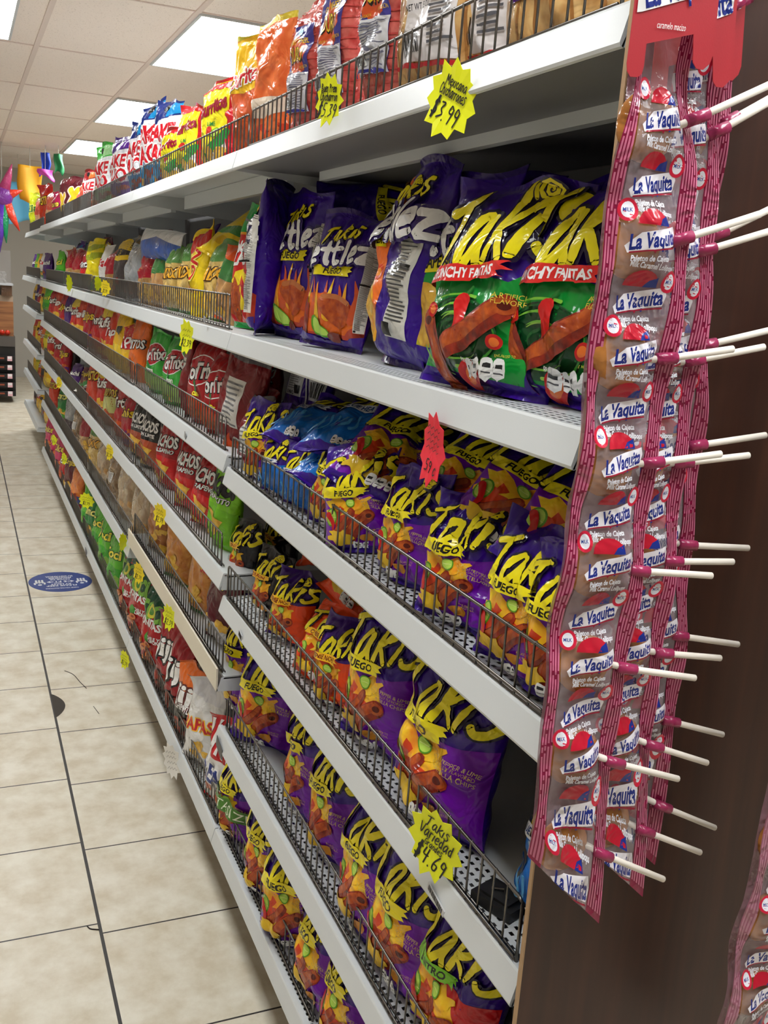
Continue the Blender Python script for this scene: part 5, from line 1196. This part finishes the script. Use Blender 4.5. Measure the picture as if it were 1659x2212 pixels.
price_card(976, 216, -.006, .043, .041, NEON, [('Mexicana', .05, .42, .24, .75), ('Chicharrones', .0, .16, .26, .62), ('$3.99', -.05, -.32, .46, .85)], 'yellow starburst price card reading $3.99, nearest on the top shelf lip', 14, 24, seed=3)
price_card(940, 1820, -.008, .042, .050, NEON, [('Takis', 0, .48, .32, .7), ('Variedad', .02, .16, .32, .66), ('Grandes', .0, -.12, .18, .7), ('$4.69', .0, -.46, .44, .72)], 'large yellow starburst price card reading $4.69 on the fourth shelf', 22, 14, -6, seed=5)
price_card(936, 972, -.006, .030, .045, NEON_R, [('~', 0, .55, .10, 1), ('~', 0, .38, .10, 1), ('~', 0, .2, .1, 1), ('~', 0, .02, .1, 1), ('59 c', .1, -.42, .3, .9)], 'red starburst price card hanging under the second shelf', 0, 8, seed=6, n=9)
small = [(228, 622, .034, .036, 'yellow price card on the second shelf fence, wide open'), (212, 612, .022, .034, 'yellow price card seen edge on beside the open one, second shelf'), (404, 727, .030, .048, 'yellow price card on the second shelf lip left of the joint'),
         (346, 1112, .032, .042, 'yellow price card on the fourth shelf lip over the orange bags'), (187, 1081, .040, .042, 'round yellow price card over the green bags'), (266, 1172, .02, .040, 'narrow yellow price card at the start of the cream rail'),
         (300, 1237, .030, .042, 'yellow price card at the far end of the cream rail'), (366, 1333, .030, .044, 'yellow price card in the middle of the cream rail'), (270, 1424, .030, .042, 'yellow price card on the bottom shelf lip'),
         (237, 976, .024, .038, 'yellow price card on the fourth shelf lip beyond the first'), (117, 950, .030, .04, 'small yellow price card far along the fifth shelf lip'), (139, 990, .03, .04, 'small yellow price card second along the far fifth shelf lip'), (128, 826, .03, .04, 'small yellow price card far along the fourth shelf lip'), (150, 612, .012, .05, 'thin yellow price card seen edge on far along the second shelf')]
for k, (px, py, rx, ry, lab) in enumerate(small):
    yw = -40 if rx < .024 else 24 if rx < .036 else 50
    price_card(px, py, -.008, max(rx, .026), ry*.85, NEON if k % 3 else flat((238, 214, 20), .6), [('~', 0, .35, .14, .8), ('~', 0, .05, .14, .8), ('$2.39', 0, -.35, .4, .8)], lab, yw, 4, seed=20+k, n=10)
price_card(372, 1643, -.008, .044, .05, PAPER, [('~', 0, .45, .14, .8), ('~', 0, .2, .14, .8), ('~', 0, -.1, .14, .8), ('~', 0, -.4, .14, .8)], 'white starburst price card on the bottom shelf lip', 22, -14, seed=40)

# small labels stuck on shelf lips and a black clip left on the fourth shelf
def lip_label(px, py, wd, ht, mat, label, bars=True):
    p = at(px, py, .004); e = empty('shelf_label', (-.0012, p[1], p[2]), (0, math.radians(14), math.radians(-90)))
    MB().box((-wd/2, 0, -ht/2), (wd/2, .0015, ht/2)).build('sticker', mat, e)
    if bars:
        m = MB(); r = random.Random(3); x = -wd*.42
        while x < wd*.4:
            b = r.uniform(.0006, .0018); m.box((x, -.0004, -ht*.4), (x+b, -.0001, ht*.4)); x += b+r.uniform(.0006, .0016)
        m.build('barcode_print', INK, e)
    tag(e, label, 'shelf label', 'stickers on shelf lips')
lip_label(949, 1941, .045, .009, flat((196, 196, 198), .5), 'narrow barcode sticker on the fourth shelf lip below the price card')
lip_label(524, 1372, .022, .012, flat((190, 190, 192), .5), 'small grey barcode sticker at the far end of the fourth shelf lip')
lip_label(446, 690, .016, .012, flat((150, 152, 154), .5), 'small grey sticker on the second shelf lip left of the joint', False)
lip_label(404, 940, .016, .014, flat((150, 152, 154), .5), 'small grey sticker on the third shelf lip beyond the joint', False)
lip_label(478, 1614, .05, .026, flat((70, 70, 72), .5), 'dark grey holder clipped on the fifth shelf lip at the joint', False)
lip_label(188, 1193, .05, .026, flat((70, 70, 72), .5), 'dark grey holder clipped on the bottom shelf lip', False)
p = at(1074, 1997, .045); ck = empty('black_clip', (.047, p[1], .7375), (0, 0, math.radians(20)))
MB().box((-.02, -.028, 0), (.02, .028, .012)).box((-.014, -.02, .012), (.014, .02, .015)).build('clip_body', BLACKM, ck); MB().tube([(-.006, -.012, .0165), (.004, .0, .0175), (-.004, .012, .0165)], .0015, 6).build('clip_spring', CHROME, ck)
tag(ck, 'small black plastic clip lying on the empty fourth shelf', 'clip')

# ------------------------------------------------------------------ floor: sticker, chipped tile, strands
st = empty('floor_sticker', (-.10, 2.487, .0), (0, 0, math.pi))
V = [(.137*math.cos(2*math.pi*k/48), .149*math.sin(2*math.pi*k/48), z_) for z_ in (0., .0008) for k in range(48)]
obj('disc', V, [tuple(range(48, 96))]+[(k, (k+1) % 48, 48+(k+1) % 48, 48+k) for k in range(48)], flat((24, 56, 132), .4), st)
a = Art(1., WHT)
for t, y, h, wd in (('PLEASE KEEP', .062, .018, .13), ('AT LEAST', .038, .018, .09), ('6 FT', .004, .026, .055), ('FAVOR DE', -.030, .017, .085), ('MANTENER', -.053, .017, .10), ('SU DISTANCIA', -.076, .017, .12), ('THANK YOU FOR PRACTICING', .098, .012, .14)): a.text(t, 0, y, h, WHT, .03, 0, 0, wid=wd)
for sg in (-1, 1):
    a.poly([(sg*.030, .006), (sg*.044, .006), (sg*.044, .015), (sg*.060, .002), (sg*.044, -.011), (sg*.044, -.002), (sg*.030, -.002)], WHT)
    cx = sg*.090
    for q in (-.013, .0, .013): a.stroke([(cx+q, -.03), (cx+q, .012)], .009, WHT)
    a.stroke([(cx-.02, .03), (cx-.02, .008), (cx, .0), (cx+.02, .008), (cx+.02, .03)], .008, WHT); a.ell(cx, .038, .009, .009, WHT)
V, Fc = [], []
for v, f, c, kd in a.L:
    o_ = len(V); V += [(p[0], p[1], .0011) for p in v]; Fc += [tuple(i+o_ for i in t) for t in f]
obj('lettering', V, Fc, flat((232, 234, 238), .5), st)
tag(st, 'round blue keep your distance sticker on the tiled floor', 'floor sticker')
hp = [(-.2425+.038*math.sin(math.pi*t/16)**.8, 1.255-.19*t/16) for t in range(17)]
v, f = fan(hp); struct(obj('floor_chip', [(a_, b_, .0004) for a_, b_ in v], f, flat((62, 56, 50), .8)))
def strand(pts, r_, label):
    P3 = [(*pt_, .0012) for pt_ in pts]; tag(MB().tube(smooth(P3, 5), r_, 5).build('dirt_strand', flat((36, 28, 24), .8)), label, 'strand', 'dark strands on the floor')
strand([(-.18, 1.44), (-.155, 1.40), (-.14, 1.33), (-.125, 1.27)], .0011, 'dark curved strand lying on the floor tile above the chipped tile')
strand([(-.245, -.02), (-.262, -.012), (-.268, .0)], .0015, 'short dark bit lying at the floor joint near the camera')
strand([(-.12, 1.12), (-.115, 1.09), (-.11, 1.06)], .0008, 'fine dark strand on the tile beside the chipped tile')

# ------------------------------------------------------------------ far end of the aisle
fc = empty('produce_counter', (-.35, 8.62, 0))
MB().box((-.6, .02, .06), (.37, .7, .56)).build('base_cabinet', flat((26, 24, 24), .5), fc)
MB().box((-.62, 0, .56), (.37, .7, .66)).build('counter_edge', flat((82, 76, 72), .5), fc)
MB().box((-.6, .06, .66), (.36, .1, 1.0)).build('front_panel', wood((110, 66, 36), (166, 112, 68), .5, .5, 'x'), fc)
MB().box((-.6, .1, .98), (.36, .5, 1.06)).build('top_board', flat((170, 150, 130), .5), fc)
MB().box((-.6, -.02, 1.16), (.36, .5, 1.18)).build('upper_shelf', flat((176, 178, 182), .4), fc)
MB().box((-.6, .44, .66), (.36, .5, 1.5)).build('back_board', flat((140, 134, 128), .6), fc)
tag(fc, 'wooden produce counter with black base at the far end of the aisle', 'counter')
for k in range(5):
    for j, xo in enumerate((-.09, -.31)):
        t = empty('meat_tray', (xo, 8.60, .07+.088*k)); 
        MB().box((-.1, -.05, 0), (.1, .018, .05)).build('tray', flat((22, 20, 22), .35), t)
        MB().box((-.085, -.052, .018), (.0, -.05, .034)).build('contents', flat((150, 70, 46), .5), t)
        MB().box((.03, -.053, .0), (.075, -.05, .048)).build('label_card', flat((226, 180, 190), .5), t); MB().box((.034, -.0545, .022), (.07, -.053, .046)).build('label_print', flat((236, 232, 234), .5), t)
        tag(t, f'black food tray with pink label, {ORD[k]} from the floor, {("beside the shelving", "further from the shelving")[j]}', 'food tray', 'stacked black food trays')
for k in range(7):
    tag(MB().tube([(-.35+.05*k, 8.64, .695), (-.35+.05*k, 8.66, .70)], [.026, .024], 10).build('tomato', film((200, 50, 30)), None, True), f'red tomato on the counter, {ORD[k]} from the left', 'tomato', 'red tomatoes on the counter')
for k, (xo, zz, c) in enumerate([(-.1, 1.18, (150, 146, 142)), (-.22, 1.18, (120, 110, 104)), (-.34, 1.18, (176, 172, 170)), (-.05, 1.06, (96, 70, 52)), (-.2, 1.06, (150, 120, 96))]):
    m = MB(); m.box((xo-.05, 8.66, zz), (xo+.05, 8.76, zz+.10)); m.box((xo-.04, 8.67, zz+.10), (xo+.04, 8.75, zz+.112)); 
    tag(m.build('plastic_box', film(c)), f'{("grey", "dark grey", "pale grey", "brown", "tan")[k]} food box on the far produce counter', 'food box')
def sheet_thing(name, c, x0, x1, y, z0, z1, label, cat, seed=1, wob=.03):
    r = random.Random(seed); nx, nz = 8, 10; V, Fc = [], []
    for j in range(nz+1):
        for i in range(nx+1):
            tx, tz = i/nx, j/nz; V.append((x0+(x1-x0)*tx+.02*math.sin(5*tz+seed)*(1-tz), y+wob*math.sin(6*tx+2*tz+seed), z0+(z1-z0)*tz+.03*math.sin(4*tx+seed)*(1-tz)))
    for j in range(nz):
        for i in range(nx): a_ = j*(nx+1)+i; Fc.append((a_, a_+1, a_+nx+2, a_+nx+1))
    e = empty(name, (0, 0, 0)); o = obj('paper', V, Fc, flat(c, .6), e, None, True); md = o.modifiers.new('thick', 'SOLIDIFY'); md.thickness = .003
    MB().tube([((x0+x1)/2, y, z1-.02), ((x0+x1)/2, y, CH-.004)], .002, 5).build('string', flat((200, 200, 196), .8), e)
    tag(e, label, cat)
sheet_thing('paper_banner', (240, 176, 30), .06, .28, 8.45, 1.96, 2.30, 'yellow paper banner hanging from the ceiling over the far aisle', 'banner', 2)
sheet_thing('paper_banner', (96, 172, 206), -.02, .24, 9.3, 1.80, 2.20, 'large pale blue paper banner hanging behind the yellow one', 'banner', 4)
sheet_thing('paper_banner', (36, 70, 190), .26, .34, 8.3, 2.22, 2.42, 'dark blue paper streamer above the far shelf end', 'streamer', 5)
sheet_thing('paper_banner', (30, 120, 70), .36, .44, 8.1, 2.22, 2.40, 'green paper streamer above the far shelf end', 'streamer', 6)
sheet_thing('paper_banner', (200, 70, 170), .22, .36, 8.2, 2.18, 2.26, 'pink paper streamer under the dark blue one', 'streamer', 7)
pn = empty('star_pinata', (-.09, 8.3, 1.98)); MB().tube([(0, 0, .1), (0, 0, CH-1.98-.004)], .003, 5).build('string', flat((200, 200, 196), .8), pn)
mb = MB(); mb.tube([(0, 0, -.1), (0, 0, -.06), (0, 0, 0), (0, 0, .06), (0, 0, .1)], [.02, .08, .1, .08, .02], 12); mb.build('ball', film((120, 50, 140)), pn, True)
for k, (dx, dz_, c) in enumerate([(.12, .05, (220, 60, 40)), (-.1, .12, (80, 40, 140)), (.02, -.28, (20, 140, 90)), (.1, -.2, (226, 66, 44)), (-.14, -.22, (206, 170, 90)), (.06, .2, (190, 70, 120)), (-.02, -.34, (90, 50, 160))]):
    MB().tube([(dx*.2, 0, dz_*.2), (dx, -.02, dz_), (dx*1.5, -.02, dz_*1.5)], [.06, .03, .004], 10).build('cone', film(c), pn, True)
tag(pn, 'colourful foil star pinata hanging over the far end of the aisle', 'pinata')
